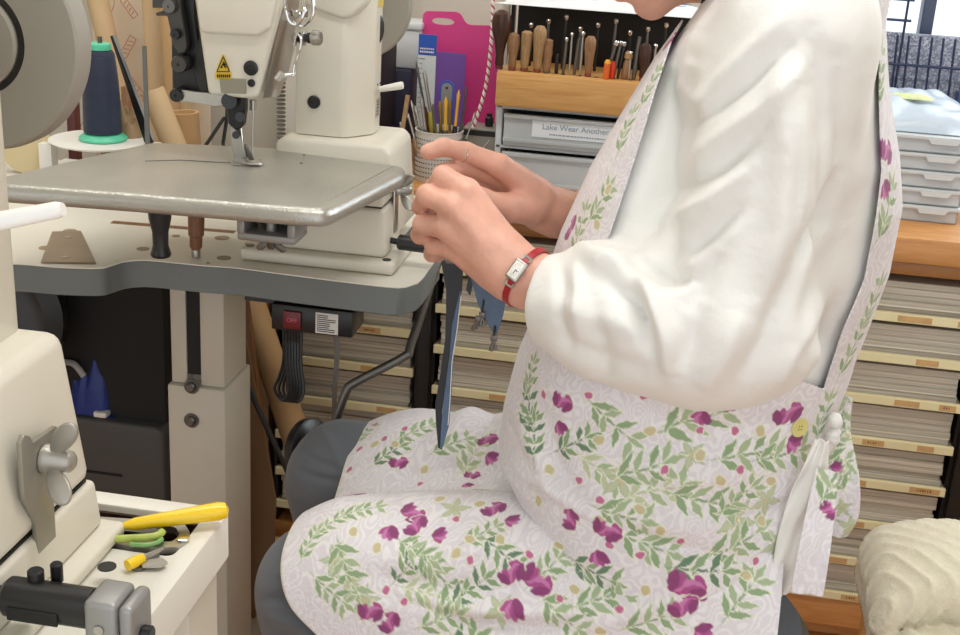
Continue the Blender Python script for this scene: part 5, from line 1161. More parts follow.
FL = [  # path of each fold seen from the side, width, height
 (((668, 60), (652, 130), (642, 200), (632, 250)), .011, -.010), (((690, 60), (676, 130), (664, 200), (660, 240), (668, 270)), .012, -.012), (((700, 30), (690, 90), (700, 110)), .010, .006),
 (((790, 10), (742, 60), (700, 104)), .008, .005), (((800, 40), (745, 85), (685, 128)), .007, -.005), (((810, 60), (760, 108), (690, 160)), .008, .005), (((760, 130), (720, 170), (672, 195)), .008, -.006), (((750, 165), (710, 200), (668, 222)), .008, .006), (((745, 205), (712, 232), (672, 262)), .008, -.006),
 (((812, 30), (822, 120), (818, 200), (800, 260), (772, 320)), .010, -.008), (((838, 60), (846, 140), (840, 220), (822, 280), (800, 340)), .010, -.007), (((800, 80), (806, 150), (800, 210), (785, 262)), .009, .007), (((780, 60), (786, 150), (778, 230), (762, 300)), .012, .008),
 (((838, 175), (822, 222), (798, 262)), .006, -.009),
 (((575, 248), (600, 262), (622, 262), (636, 250)), .010, .010), (((622, 242), (640, 262), (662, 275), (690, 276)), .010, -.014), (((605, 282), (630, 300), (650, 330), (652, 350)), .008, -.008), (((560, 262), (562, 290), (560, 320), (566, 350)), .006, -.004), (((575, 262), (580, 300), (578, 340)), .006, .004),
 (((640, 262), (654, 300), (668, 340), (672, 380)), .010, .008), (((632, 285), (642, 320), (650, 352)), .006, -.005), (((700, 300), (690, 340), (676, 376)), .012, -.006), (((740, 310), (725, 350), (700, 390)), .012, .006), (((780, 300), (768, 340), (740, 385)), .010, -.007), (((810, 310), (800, 350), (770, 385)), .010, .006), (((592, 300), (600, 340), (604, 385)), .010, -.005),
 (((838, 300), (825, 340), (800, 372)), .008, -.006), (((548, 300), (600, 318), (640, 330)), .012, .004), (((540, 330), (600, 360), (650, 372)), .012, -.004), (((720, 250), (700, 290), (680, 310)), .012, -.006)]
for path, wd, am in FL: Vl = fold(Vl, N_, path, wd, am*1.6, near, ref=1.07)
blouse = fastmesh('blouse', Vl, Ql, shirt, body)
# navy inner collar
MB().tube([(.078+.064*math.cos(a)-.012, 1.3+.062*math.sin(a), 1.150+.022*math.cos(a)) for a in [i*math.pi/20 for i in range(41)]], .0075, 10, caps=False).build('collar', mat('navy_collar', '#232b45', .8), body)

# ------------------------------------------------------------ apron: printed fabric, painted pattern by pattern into the weave
C_ = {k: np.array(srgb(v)) for k, v in dict(base='#e4e1e3', base2='#d6d1d6', leaf='#8ba37c', leaf2='#a3b491', leafd='#66826a', pale='#bcc3a2', mag='#a9508a', mag2='#c47aab', magd='#8a3f72', pink='#be6b92', och='#c5ba93', out='#e6e7d3').items()}
def paint_init(V, seed=1):
    c = np.tile(C_['base'], (len(V), 1)); n = vnoise(V, 75, 31); n2 = vnoise(V, 190, 33)
    s_ = (np.abs(np.sin(13*n+7*n2)) > .62); c[s_] = C_['base']*.2+C_['base2']*.8
    return c
def blobm(u, v, cu_, cv, a, b, ang, point=0.):
    ca, sa = math.cos(ang), math.sin(ang); x = (u-cu_)*ca+(v-cv)*sa; y = -(u-cu_)*sa+(v-cv)*ca; x = x/a; y = y/b
    return np.abs(x)**(2-point*.6)+(np.abs(y)/(np.clip(1-np.abs(x)*point*.75, .15, 1)))**2
def dab(col, idx, u, v, cu_, cv, a, b, ang, c, point=0., out=None, al=1.):
    near_ = (np.abs(u-cu_) < a*1.8+.002) & (np.abs(v-cv) < a*1.8+.002)
    if not near_.any(): return
    u, v, idx = u[near_], v[near_], idx[near_]; m = np.sqrt(blobm(u, v, cu_, cv, a, b, ang, point)); s_ = min(a, b)
    for lim, cc_, on in ((1+.0009/s_, out, out is not None), (1., c, True)):
        if not on: continue
        w_ = np.clip(.5+(lim-m)*s_/.0009, 0, 1)[:, None]*al; col[idx] = col[idx]*(1-w_)+cc_*w_
def sprig(col, idx, u, v, ang, s_, kind, r):
    lf, lf2 = (C_['leaf'], C_['leaf2']) if kind != 'dark' else (C_['leafd'], C_['leaf'])
    if kind == 'pale': lf, lf2 = C_['pale'], C_['leaf2']
    L = .026*s_
    ca, sa = math.cos(ang), math.sin(ang)
    dab(col, idx, u, v, 0, 0, L, .0012*s_, ang, lf)
    for k in range(4):
        t = -.75+k*.52+r.uniform(-.08, .08)
        for sd in (-1, 1):
            a2 = ang+sd*(.75+.1*k); cu_ = ca*L*t+math.cos(a2)*.0095*s_; cv = sa*L*t+math.sin(a2)*.0095*s_
            dab(col, idx, u, v, cu_, cv, .0112*s_*(1-.08*k)*r.uniform(.8, 1.25), .0035*s_, a2+r.uniform(-.2, .2), lf if (k+sd) % 2 else lf2, .8, C_['out'])
    dab(col, idx, u, v, ca*L*1.1, sa*L*1.1, .010*s_, .0032*s_, ang, lf2, .8, C_['out'])
def flower(col, idx, u, v, ang, s_, r, mg=True):
    for k, (du, dv) in enumerate(((0, .009), (.012, -.003), (-.009, -.007))[:2+(r.random() > .4)]):
        ca, sa = math.cos(ang), math.sin(ang); cu_, cv = (du*ca-dv*sa)*s_, (du*sa+dv*ca)*s_
        for j in range(4):
            a2 = ang+k*2.1+(j-1.5)*.55; dab(col, idx, u, v, cu_+math.cos(a2)*.0042*s_, cv+math.sin(a2)*.0042*s_, .0068*s_, .0036*s_, a2, (C_['mag'], C_['mag2'], C_['mag'], C_['magd'])[j], .2, C_['out'] if j == 0 else None)
def starf(col, idx, u, v, ang, s_):
    for j in range(5):
        a2 = ang+j*2*math.pi/5; dab(col, idx, u, v, math.cos(a2)*.0065*s_, math.sin(a2)*.0065*s_, .0062*s_, .0026*s_, a2, C_['pale'], .7, C_['leaf2'])
    dab(col, idx, u, v, 0, 0, .002*s_, .002*s_, 0, C_['och'])
def berry(col, idx, u, v, ang, s_, c): dab(col, idx, u, v, 0, 0, .0046*s_, .0036*s_, ang, c, .1, C_['out'])
def stamp_at(V, N, col, i0, kind, ang, s_, r):
    p = V[i0]; n = N[i0]; R_ = .05*s_ if kind in ('leaf', 'dark', 'pale') else .024*s_
    d = V-p; idx = np.nonzero((np.abs(d) < R_).all(1))[0]; idx = idx[(N[idx]@n) > -.1]
    if not len(idx): return
    e1 = np.cross(n, (0, 1, 0)) if abs(n[1]) < .9 else np.cross(n, (0, 0, 1)); 
    e1 = np.array((1., 0, 0))-n*n[0]; e1 /= np.linalg.norm(e1)+1e-9; e2 = np.cross(n, e1); 
    if e2[2] < 0 and abs(n[2]) < .8: e2 = -e2
    elif e2[1] < 0 and abs(n[2]) >= .8: e2 = -e2
    u, v = d[idx]@e1, d[idx]@e2; wob = .00035; u, v = u+wob*np.sin(v*900+ang*7), v+wob*np.sin(u*800+ang*5)
    if kind in ('leaf', 'dark', 'pale'): sprig(col, idx, u, v, ang, s_, kind, r)
    elif kind == 'flower': flower(col, idx, u, v, ang, s_, r)
    elif kind == 'star': starf(col, idx, u, v, ang, s_)
    elif kind == 'drop': berry(col, idx, u, v, ang, s_*.75, C_['pink'])
    else: berry(col, idx, u, v, ang, s_, C_['och'])
def project(V):
    d = V-np.array((0, 0, CAMH)); z = d@np.array(CF); return 480+FPX*(d@np.array(CR))/z, 317.5-FPX*(d@np.array(CU))/z, z
# motifs of the printed fabric, where they lie on the garment
MOT = [('flower', 404, 520, .5, 1.35), ('flower', 424, 530, 1.9, 1.2), ('flower', 352, 497, .4, 1.0), ('flower', 500, 515, 1.5, 1.2), ('flower', 528, 590, .3, 1.5), ('flower', 372, 622, 1.2, 1.2), ('flower', 398, 628, 2.2, 1.1), ('flower', 518, 582, 2.0, 1.2), ('flower', 680, 598, .4, 1.7), ('flower', 690, 615, 1.4, 1.3), ('flower', 604, 540, .8, 1.3), ('flower', 580, 522, 2.2, 1.1),
       ('flower', 788, 424, 1.3, 1.4), ('flower', 562, 411, .9, 1.1), ('flower', 398, 470, 1.2, 1.0), ('flower', 488, 446, 1.0, 1.1), ('flower', 490, 394, .3, 1.0), ('flower', 716, 405, .2, 1.2), ('flower', 470, 480, .6, .9), ('flower', 885, 165, 1.4, 1.4), ('flower', 574, 232, 1.5, 1.2), ('flower', 672, 45, 1.0, 1.2),
       ('leaf', 440, 575, -.4, 1.2), ('dark', 405, 570, .9, .9), ('leaf', 345, 565, -.9, 1.2), ('leaf', 330, 590, -.5, 1.0), ('leaf', 330, 525, .9, .8), ('leaf', 415, 550, -.5, 1.0), ('leaf', 360, 512, .4, .9), ('dark', 470, 590, .9, 1.0), ('leaf', 310, 545, 1.1, .8), ('leaf', 480, 535, .8, .9), ('dark', 500, 552, -.7, 1.0), ('leaf', 545, 572, .8, 1.0),
       ('dark', 592, 570, -.4, 1.1), ('leaf', 640, 470, .4, 1.2), ('pale', 600, 470, -.7, 1.0), ('leaf', 610, 420, -.5, 1.2), ('dark', 570, 445, .6, 1.0), ('leaf', 690, 420, .4, 1.4), ('leaf', 745, 455, .2, 1.3), ('leaf', 700, 500, -.3, 1.3), ('pale', 655, 490, .3, 1.3), ('leaf', 735, 545, .7, 1.3), ('leaf', 645, 545, -.4, 1.2), ('dark', 700, 570, .3, 1.2), ('leaf', 780, 455, .3, 1.2), ('dark', 530, 410, 1.4, 1.1), ('dark', 535, 440, 1.9, .9), ('leaf', 530, 380, 1.2, .9),
       ('leaf', 415, 432, .5, 1.0), ('pale', 390, 408, .2, 1.0), ('dark', 388, 455, 1.0, .9), ('leaf', 440, 405, -.3, 1.0), ('leaf', 365, 435, .9, .7), ('dark', 470, 400, .7, 1.0), ('leaf', 450, 445, .6, 1.0), ('pale', 470, 460, 1.2, 1.1), ('leaf', 600, 600, .4, 1.2), ('leaf', 560, 615, -.5, 1.1), ('leaf', 440, 620, .3, 1.0), ('pale', 420, 592, -.4, 1.0), ('leaf', 650, 620, .5, 1.1), ('leaf', 740, 600, 1.0, 1.2), ('leaf', 735, 500, .6, 1.0), ('leaf', 620, 515, -.2, 1.1),
       ('leaf', 600, 205, 1.0, 1.0), ('leaf', 625, 135, 1.0, 1.0), ('leaf', 580, 232, 1.1, 1.0), ('leaf', 885, 215, 1.5, 1.2), ('leaf', 878, 80, 1.6, 1.2), ('leaf', 868, 310, 1.2, 1.2), ('leaf', 850, 350, 1.2, 1.2), ('leaf', 650, 90, .9, .9), ('leaf', 820, 420, 1.3, 1.0),
       ('star', 352, 580, .4, 1.2), ('star', 335, 560, 1.0, 1.2), ('star', 365, 600, .1, 1.2), ('star', 455, 510, .5, 1.2), ('star', 620, 480, .4, 1.5), ('star', 735, 520, .2, 1.6), ('star', 765, 500, .9, 1.3), ('star', 500, 610, .9, 1.2), ('star', 690, 455, .9, 1.1), ('star', 775, 545, .9, 1.3)]
for x, y in ((354, 533), (378, 548), (470, 540), (440, 500), (500, 540), (540, 500), (640, 510), (700, 455), (760, 430), (600, 520), (560, 545), (375, 445), (395, 445), (425, 470), (610, 190), (598, 225), (660, 530), (720, 480), (770, 480), (550, 470), (600, 440), (650, 430), (480, 505), (645, 590), (600, 630), (745, 575), (456, 553), (575, 590), (760, 520)): MOT.append(('berry', x, y, (x*.37) % 3, 1.25))
for x, y in ((456, 520), (440, 540), (386, 590), (405, 602), (362, 615), (376, 425), (385, 440), (405, 430), (440, 430), (600, 500), (610, 545), (590, 395), (545, 395), (640, 555), (620, 610), (700, 430), (680, 540), (740, 470), (530, 555), (560, 600), (470, 560), (350, 470), (360, 450), (420, 485), (645, 395), (755, 560), (735, 430), (665, 470), (580, 480)): MOT.append(('drop', x, y, (x*.61) % 3, 1.3))
ORDER = {'star': 1, 'pale': 0, 'leaf': 2, 'dark': 2, 'berry': 3, 'drop': 3, 'flower': 4}
MOT.sort(key=lambda q: ORDER[q[0]])
def paint(V, Q, seed, vis=lambda V: np.ones(len(V), bool), extra=260):
    N = vnormals(V, Q); col = paint_init(V, seed); x, y, z = project(V); r = random.Random(seed)
    toc = np.array((0, 0, CAMH))-V; face = (np.einsum('ij,ij->i', N, toc) > 0); ids = np.nonzero(face & vis(V))[0]
    offs = ~face
    rr = np.random.default_rng(seed)
    for i0 in rr.choice(len(V), extra, replace=False):
        d2 = np.hypot(x[i0]-x[ids], y[i0]-y[ids]).min() if len(ids) else 99
        inside = face[i0] and 255 < x[i0] < 900 and -5 < y[i0] < 640
        k = r.choice(['leaf', 'dark', 'pale', 'leaf', 'berry', 'drop', 'flower', 'star'])
        if inside: continue
        stamp_at(V, N, col, i0, k, r.uniform(0, 3.1), r.uniform(.9, 1.4), r)
    for k, px, py, a, s_ in MOT:
        d2 = (x[ids]-px)**2+(y[ids]-py)**2; j = np.argmin(d2+((z[ids]-1.1)*8)**2)
        if d2[j] < 60: stamp_at(V, N, col, ids[j], k, a+(r.uniform(-.3, .3)), s_*(.92 if k in ('leaf', 'dark', 'pale') else 1.), r)
    return col
flo = mat('printed_apron_fabric', '#ffffff', .8, sheen=.2); nt = flo.node_tree; bs = nt.nodes['Principled BSDF']
at_ = nt.nodes.new('ShaderNodeAttribute'); at_.attribute_name = 'fabric'; nt.links.new(at_.outputs['Color'], bs.inputs['Base Color'])
n = nt.nodes.new('ShaderNodeTexNoise'); n.inputs['Scale'].default_value = 190; bp = nt.nodes.new('ShaderNodeBump'); bp.inputs['Strength'].default_value = .7; bp.inputs['Distance'].default_value = .0013
tc = nt.nodes.new('ShaderNodeTexCoord'); nt.links.new(tc.outputs['Object'], n.inputs['Vector']); nt.links.new(n.outputs[0], bp.inputs['Height']); nt.links.new(bp.outputs[0], bs.inputs['Normal'])
# bodice: stands a little off the blouse, open at the arms
Ap = SDF((-.19, 1.08, .45), (.24, 1.52, 1.20), .0025)
Ap.fn(torso(.004), (-9, -9, -9), (9, 9, 9), 0)
Va, Qa = Ap.mesh(0, 2)
def hole(V):
    z = V[:, 2]; xa = np.interp(z, (.77, .88, .91, .97, 1.05, 1.09, 1.12, 1.16), (-.085, -.072, -.064, -.050, -.034, -.024, -.010, .018)); xb = np.interp(z, (.77, .85, .9, 1.0, 1.08, 1.16), (.150, .160, .172, .172, .160, .145))
    a = np.maximum.reduce([xa-V[:, 0], V[:, 0]-xb, .842-.06*np.clip((V[:, 0]-.06)/.1, 0, 1)-z]); return np.minimum(a, 1.172-z)   # negative inside an opening
g_ = hole(Va); keep = (g_ > -.0012); keepq = (g_[Qa] > 0).any(1)
Qa = Qa[keepq]
used_ = np.unique(Qa); bd = used_[g_[used_] < 0]; eps = 1e-3
gr = np.stack([(hole(Va[bd]+np.eye(3)[i]*eps)-hole(Va[bd]-np.eye(3)[i]*eps))/(2*eps) for i in range(3)], 1)
Va[bd] -= np.clip(g_[bd], -.004, 0)[:, None]*gr/(np.sum(gr**2, 1)[:, None]+1e-6)
mp_ = np.full(len(Va), -1); mp_[used_] = np.arange(len(used_)); Va = Va[used_]; Qa = mp_[Qa]
def subdiv(V, Q):
    E_ = np.sort(np.concatenate([Q[:, [0, 1]], Q[:, [1, 2]], Q[:, [2, 3]], Q[:, [3, 0]]]), 1); U, inv = np.unique(E_, axis=0, return_inverse=True); inv = inv.ravel()
    n0 = len(V); nq = len(Q); e_ = [inv[i*nq:(i+1)*nq]+n0 for i in range(4)]; c = np.arange(nq)+n0+len(U)
    V2 = np.concatenate([V, (V[U[:, 0]]+V[U[:, 1]])/2, V[Q].mean(1)])
    return V2, np.concatenate([np.stack([Q[:, 0], e_[0], c, e_[3]], 1), np.stack([e_[0], Q[:, 1], e_[1], c], 1), np.stack([c, e_[1], Q[:, 2], e_[2]], 1), np.stack([e_[3], c, e_[2], Q[:, 3]], 1)])
Va, Qa = subdiv(Va, Qa)
N_ = vnormals(Va, Qa); near = np.clip((1.27-Va[:, 1])/.05, 0, 1)
Va = Va+N_*(.0016*vnoise(Va, 32, 12))[:, None]
for path, wd, am in ((((540, 400), (560, 470), (600, 520)), .010, -.006), (((560, 420), (640, 450), (720, 440)), .012, -.005), (((600, 440), (680, 480), (770, 470)), .012, .005), (((640, 410), (700, 430), (790, 420)), .010, -.005), (((560, 480), (640, 520), (720, 530)), .012, .006), (((600, 520), (660, 545), (740, 560)), .010, -.006), (((700, 500), (760, 520), (800, 500)), .012, -.005), (((515, 400), (530, 440), (560, 500)), .008, .006), (((520, 470), (570, 500), (640, 540)), .009, .008)):
    Va = fold(Va, N_, path, wd, am, near, ref=1.10)
ap = fastmesh('apron', Va, Qa, flo, body, paint(Va, Qa, 5))
so = ap.modifiers.new('thickness', 'SOLIDIFY'); so.thickness = .0016; so.offset = 1
# lap and skirt
KP = [(1.560, .34), (1.548, .43), (1.52, .52), (1.475, .572), (1.42, .584), (1.365, .566), (1.31, .538), (1.265, .548), (1.225, .578), (1.185, .584), (1.14, .566), (1.112, .52), (1.100, .455), (1.094, .38), (1.088, .30)]
BP_ = [(1.575, .34), (1.565, .43), (1.54, .535), (1.49, .60), (1.42, .640), (1.365, .630), (1.31, .60), (1.265, .605), (1.225, .632), (1.18, .636), (1.13, .618), (1.098, .57), (1.080, .49), (1.072, .39), (1.066, .30)]
nt_, ns_ = 760, 420
kp_ = np.array([list(v) for v in spline([(a, b, 0) for a, b in KP], 30)])[:, :2]; bp2 = np.array([list(v) for v in spline([(a, b, 0) for a, b in BP_], 30)])[:, :2]
def resamp(p, n):
    L = np.concatenate([[0], np.cumsum(np.linalg.norm(np.diff(p, axis=0), axis=1))]); t = np.linspace(0, L[-1], n); return np.stack([np.interp(t, L, p[:, i]) for i in range(2)], 1)
kp_, bp2 = resamp(kp_, nt_), resamp(bp2, nt_)
hemx = np.interp(kp_[:, 0]*0+np.linspace(0, 1, nt_), (0, .25, .33, .42, .5, .58, .637, .69, .751, .79, .826, .91, 1), (-.33, -.350, -.358, -.360, -.360, -.362, -.370, -.370, -.352, -.322, -.278, -.205, -.16))
hemx = np.convolve(np.pad(hemx, 45, mode='edge'), np.hanning(91)/np.hanning(91).sum(), 'valid')
sv = np.linspace(0, 1, ns_)[:, None]; X = .135*(1-sv)+hemx[None, :]*sv
tt_ = np.clip((.02-X)/.40, 0, 1)
Yv = bp2[None, :, 0]*(1-tt_)+kp_[None, :, 0]*tt_; Zv = bp2[None, :, 1]*(1-tt_)+kp_[None, :, 1]*tt_
Zv = Zv-.034*np.clip((-.29-X)/.09, 0, 1)**2*np.clip((Zv-.40)/.12, 0, 1)
Vs = np.stack([X, Yv, Zv], 2).reshape(-1, 3)
ii, jj = np.meshgrid(np.arange(ns_-1), np.arange(nt_-1), indexing='ij'); a_ = (ii*nt_+jj).ravel(); Qs = np.stack([a_, a_+1, a_+nt_+1, a_+nt_], 1)
N_ = vnormals(Vs, Qs)
if N_[len(N_)//2*1][2] < 0 or N_[:, 2].mean() < 0: Qs = Qs[:, ::-1]; N_ = -N_
Vs = Vs+N_*(.0022*vnoise(Vs, 22, 14)+.0007*vnoise(Vs, 60, 15))[:, None]
for path, wd, am in ((((520, 470), (480, 468), (440, 470), (380, 486)), .012, -.006), (((530, 480), (470, 500), (400, 500)), .014, .005), (((560, 520), (500, 545), (430, 560), (360, 560)), .018, .004), (((640, 570), (540, 590), (440, 590), (370, 575)), .016, -.006), (((660, 600), (560, 612), (470, 612), (390, 600)), .014, .006),
                     (((505, 400), (480, 430), (466, 470)), .010, -.006), (((495, 390), (460, 420), (440, 460)), .010, .005), (((470, 400), (430, 425), (400, 460)), .012, -.004), (((380, 595), (470, 622), (580, 630)), .010, -.006), (((700, 590), (640, 612), (560, 635)), .012, .006)):
    Vs = fold(Vs, N_, path, wd, am, None, ref=1.16 if path[0][1] > 460 else 1.4)
sk = fastmesh('apron_skirt', Vs, Qs, flo, body, paint(Vs, Qs, 6, extra=220))
so = sk.modifiers.new('thickness', 'SOLIDIFY'); so.thickness = .0018; so.offset = 1
# piping along the hem of the skirt
hemv = Vs.reshape(ns_, nt_, 3)[-1][::4]
MB().tube([Vector(v)+Vector((-.0005, 0, .0005)) for v in hemv], .0013, 6).build('hem', mat('hem_green', '#dfe3bd', .7), sk)
# ribbons, button, back flap
def ribbon(path, w0_, thick, nm, m, parent, paintit=True, wav=.0, seed=1, n=60):
    """cloth strip: path of (centre point, half width vector) pairs"""
    cs = spline([p for p, _ in path], 24); ws = spline([w for _, w in path], 24); cols_ = 34; V = []
    for i, (c, w_) in enumerate(zip(cs, ws)):
        for j in range(cols_+1):
            u = j/cols_*2-1; V.append(tuple(c+w_*u+Vector((0, -1, 0))*(wav*math.sin(u*5+i*.09+seed)+wav*.5*math.sin(i*.21+u*2))))
    V = np.array(V); r_ = len(cs); m_ = cols_+1; ii, jj = np.meshgrid(np.arange(r_-1), np.arange(cols_), indexing='ij'); a_ = (ii*m_+jj).ravel(); Q = np.stack([a_, a_+1, a_+m_+1, a_+m_], 1)
    if vnormals(V, Q)[:, 1].mean() > 0: Q = Q[:, ::-1]
    if not paintit: o = fastmesh(nm, V, Q, m, parent)
    else:
        N = vnormals(V, Q); col = paint_init(V); r = random.Random(seed)
        for k in range(n): stamp_at(V, N, col, r.randrange(len(V)), r.choice(['leaf', 'drop', 'flower', 'star', 'berry', 'leaf']), r.uniform(0, 3), r.uniform(.7, 1.1), r)
        o = fastmesh(nm, V, Q, m, parent, col)
    so = o.modifiers.new('thickness', 'SOLIDIFY'); so.thickness = thick; so.offset = 0
    return o
yy = 1.17
def rp_(x, y, hw, Y=yy, tilt=0): p = P(x, y, Y); return (p, Vector((hw, 0, -hw*tilt)))
ribbon([rp_(838, 395, .014, 1.235), rp_(838, 430, .012, 1.23), rp_(836, 470, .022, 1.21), rp_(832, 510, .026, 1.20), rp_(830, 535, .016, 1.20)], 0, .0015, 'apron_flap', flo, ap, True, .002, 3, 10)
ribbon([rp_(827, 470, .010, 1.14), rp_(821, 510, .013, 1.125), rp_(814, 550, .0145, 1.112), rp_(807, 594, .0145, 1.105)], 0, .0015, 'apron_tie', flo, ap, True, .0012, 4, 2)
ribbon([rp_(822, 440, .006, 1.150), rp_(812, 480, .014, 1.145), rp_(800, 520, .016, 1.140), rp_(790, 560, .015, 1.135), rp_(782, 592, .011, 1.135)], 0, .0015, 'apron_lining', shirt, ap, False, .003, 5)
kn = P(833, 428, 1.19)
b = MB(); 
for i in range(3): b.lathe(kn+Vector((-.004, 0, -.012+.009*i)), (1, -.3, .5*(-1)**i), [(0, 0), (.006, .001), (.0085, .006), (.006, .011), (0, .012)], 16)
b.tube(spline([kn, kn+Vector((.003, -.004, -.012)), kn+Vector((-.005, -.002, -.03))], 6), .005, 8, flat=.5).build('tie_knot', shirt, ap, 60)
x_, y_, z_ = project(Va); ii_ = np.nonzero((np.hypot(x_-800, y_-426) < 3) & (Va[:, 1] < 1.25))[0]; k_ = ii_[0] if len(ii_) else 0; bpnt = Vector(Va[k_]); bn = Vector(vnormals(Va, Qa)[k_])
bt = MB().lathe(bpnt+bn*.0018, bn, [(.0092, 0), (.0098, .001), (.0094, .0022), (.0075, .0018), (0, .0018)], 32)
bt.build('button', mat('yellow_button', '#d8cf86', .35), ap)
q = MB()
for a in range(4): d_ = bn.orthogonal().normalized(); e_ = bn.cross(d_); q.cyl(bpnt+bn*.0034+(d_*math.cos(a*math.pi/2)+e_*math.sin(a*math.pi/2))*.0022, bpnt+bn*.0040+(d_*math.cos(a*math.pi/2)+e_*math.sin(a*math.pi/2))*.0022, .0008, 8)
q.build('button_hole', mat('olive', '#8a8450', .6), ap)
# wrist watch
wc_ = Vector(P(526, 277, 1.179)); fa = (Vector(P(545, 294, 1.17))-Vector(P(500, 262, 1.19))).normalized()
vw = (Vector((0, 0, CAMH))-wc_).normalized(); nn = (vw-fa*vw.dot(fa)).normalized(); ac = fa.cross(nn)
nn = (nn+ac*.0).normalized()
rw = .0308; band = mat('red_strap', '#a5222e', .4)
b = MB(); pts = []
for i in range(41):
    a = 2*math.pi*i/40; pts.append(wc_+(nn*math.cos(a)+ac*math.sin(a))*rw)
vs = []; fs = []
for i in range(40):
    rd = (pts[i]-wc_).normalized(); tw = .5+.5*abs(math.cos(2*math.pi*i/80)); w_ = .0032
    for dr, dw in ((-.0004, -w_), (.0012, -w_), (.0012, w_), (-.0004, w_)): vs.append(pts[i]+rd*dr+fa*dw)
for i in range(40):
    for k in range(4): fs.append((i*4+k, i*4+(k+1) % 4, ((i+1) % 40)*4+(k+1) % 4, ((i+1) % 40)*4+k))
wt = b.add(vs, fs).build('wristwatch', band, body)
R3 = Matrix((ac, fa, nn)).transposed()
cs_ = wc_+nn*(rw+.0030)
MB().box(cs_-Vector((.0105, .0068, .0028)), cs_+Vector((.0105, .0068, .0028)), .0016, rot=R3, seg=3).build('watch_case', M['steel'], wt)
MB().box(cs_+nn*.003-Vector((.0082, .0048, .0003)), cs_+nn*.003+Vector((.0082, .0048, .0003)), .0002, rot=R3).build('watch_dial', mat('dial_white', '#ece8e0', .25), wt)
c2 = cs_+nn*.0034
q = MB()
for d_, l_ in ((ac, .0045), ((fa+ac*.3).normalized(), .003)): q.tube([c2, c2+d_*l_], .00035, 5)
for a in range(12):
    s_ = ac*math.cos(a*math.pi/6)*.0068+fa*math.sin(a*math.pi/6)*.0036; q.tube([c2+s_*.85, c2+s_], .0002, 4)
q.build('watch_hands', M['blackm'], wt)
for s_ in (-1, 1):
    c3 = wc_+(nn*math.cos(s_*.52)+ac*math.sin(s_*.52))*(rw+.001)
    for k in (-1, 1): MB().tube([c3+fa*.0035*k, c3+fa*.0042*k-ac*s_*.004+nn*.001], .0013, 8).build('watch_lug', M['steel'], wt)
    MB().tube([c3-fa*.0045, c3+fa*.0045], .0014, 8).build('watch_link', M['steel'], wt)
# finger ring on the far hand
c3 = Vector(P(464, 152.5, 1.301)); ax = (Vector(P(443, 147, 1.290))-Vector(P(466, 152, 1.302))).normalized(); a1 = ax.orthogonal().normalized(); a2 = ax.cross(a1)
MB().tube([c3+(a1*math.cos(i*math.pi/12)+a2*math.sin(i*math.pi/12))*.0103 for i in range(25)], .0011, 8, caps=False).build('finger_ring', M['chrome'], body)

# ------------------------------------------------------------ leather strip and denim zip piece held in the hands
nav2 = mat('navy_leather', '#22262e', .45); blu = mat('slate_blue_cloth', '#566b86', .7, noise=(90, .1))
def band2(L_, nm, m, parent, d=.0018, Y=1.235):
    pts = [P(x, y, Y) for x, y in L_]; return MB().prism(pts, (0, d, 0), .0004, 1).build(nm, m, parent)
t = thing('leather_strip', P(450, 262, 1.235), 'long dark strip with a slate blue face hanging from the hands over the lap', 'strip')
Yh = 1.235
band2([(441, 255), (463, 262), (464, 275), (457, 300), (452, 318), (448, 345), (444, 375), (439, 410), (437, 430), (440, 450), (444, 448), (443, 430)] and [(441, 262), (463, 266), (462, 290), (455, 320), (450, 350), (446, 380), (442, 410), (441, 430), (442, 450), (438, 448), (436, 425), (435, 405), (440, 375), (445, 340), (446, 310), (446, 290)], 'dark_band', nav2, t)
band2([(460, 290), (461, 300), (457, 330), (453, 360), (451, 400), (449, 425), (443, 447), (440, 449), (441, 425), (444, 395), (449, 360), (452, 325)], 'blue_face', blu, t, .0015, 1.2325)
q = MB().tube([P(x, y, 1.2315) for x, y in ((461, 296), (457, 330), (452, 362), (450, 400), (448, 425))], .0005, 5).build('stitching', M['white'], t)
t = thing('denim_piece', P(488, 300, 1.225), 'slate blue pointed cloth piece with hanging zip pulls held under the near hand', 'cloth piece')
band2([(468, 268), (505, 284), (506, 300), (503, 316), (497, 334), (493, 333), (484, 318), (478, 305), (474, 290)], 'cloth', mat('denim', '#5b7088', .75, noise=(200, .12), bump=(500, .3, .0006)), t, .0016, 1.225)
band2([(462, 266), (472, 270), (473, 284), (470, 296), (466, 290), (468, 280)], 'dark_tab', nav2, t, .0016, 1.228)
def pull(x, y, s_, Y, tilt=0):
    p = P(x, y, Y); b = MB(); b.box(p+Vector((-.003, -.001, -.004))*s_, p+Vector((.003, .002, .002))*s_, .0005)
    b.tube([p+Vector((0, 0, -.003))*s_, p+Vector((tilt-.002, 0, -.013))*s_], [.0012*s_, .0022*s_], 8).tube([p+Vector((0, 0, -.003))*s_, p+Vector((tilt+.003, 0, -.012))*s_], [.001*s_, .0014*s_], 8)
    b.build('zip_pull', M['dsteel'], t)
pull(494, 337, 1.15, 1.224); pull(482, 314, 1.0, 1.222, .001); pull(478, 318, 1.0, 1.2225, -.003)
MB().tube([P(484, 300, 1.2225), P(482, 312, 1.2225)], .0009, 6).tube([P(495, 326, 1.2235), P(494, 336, 1.2235)], .0012, 6).build('zip_cord', M['black'], t)

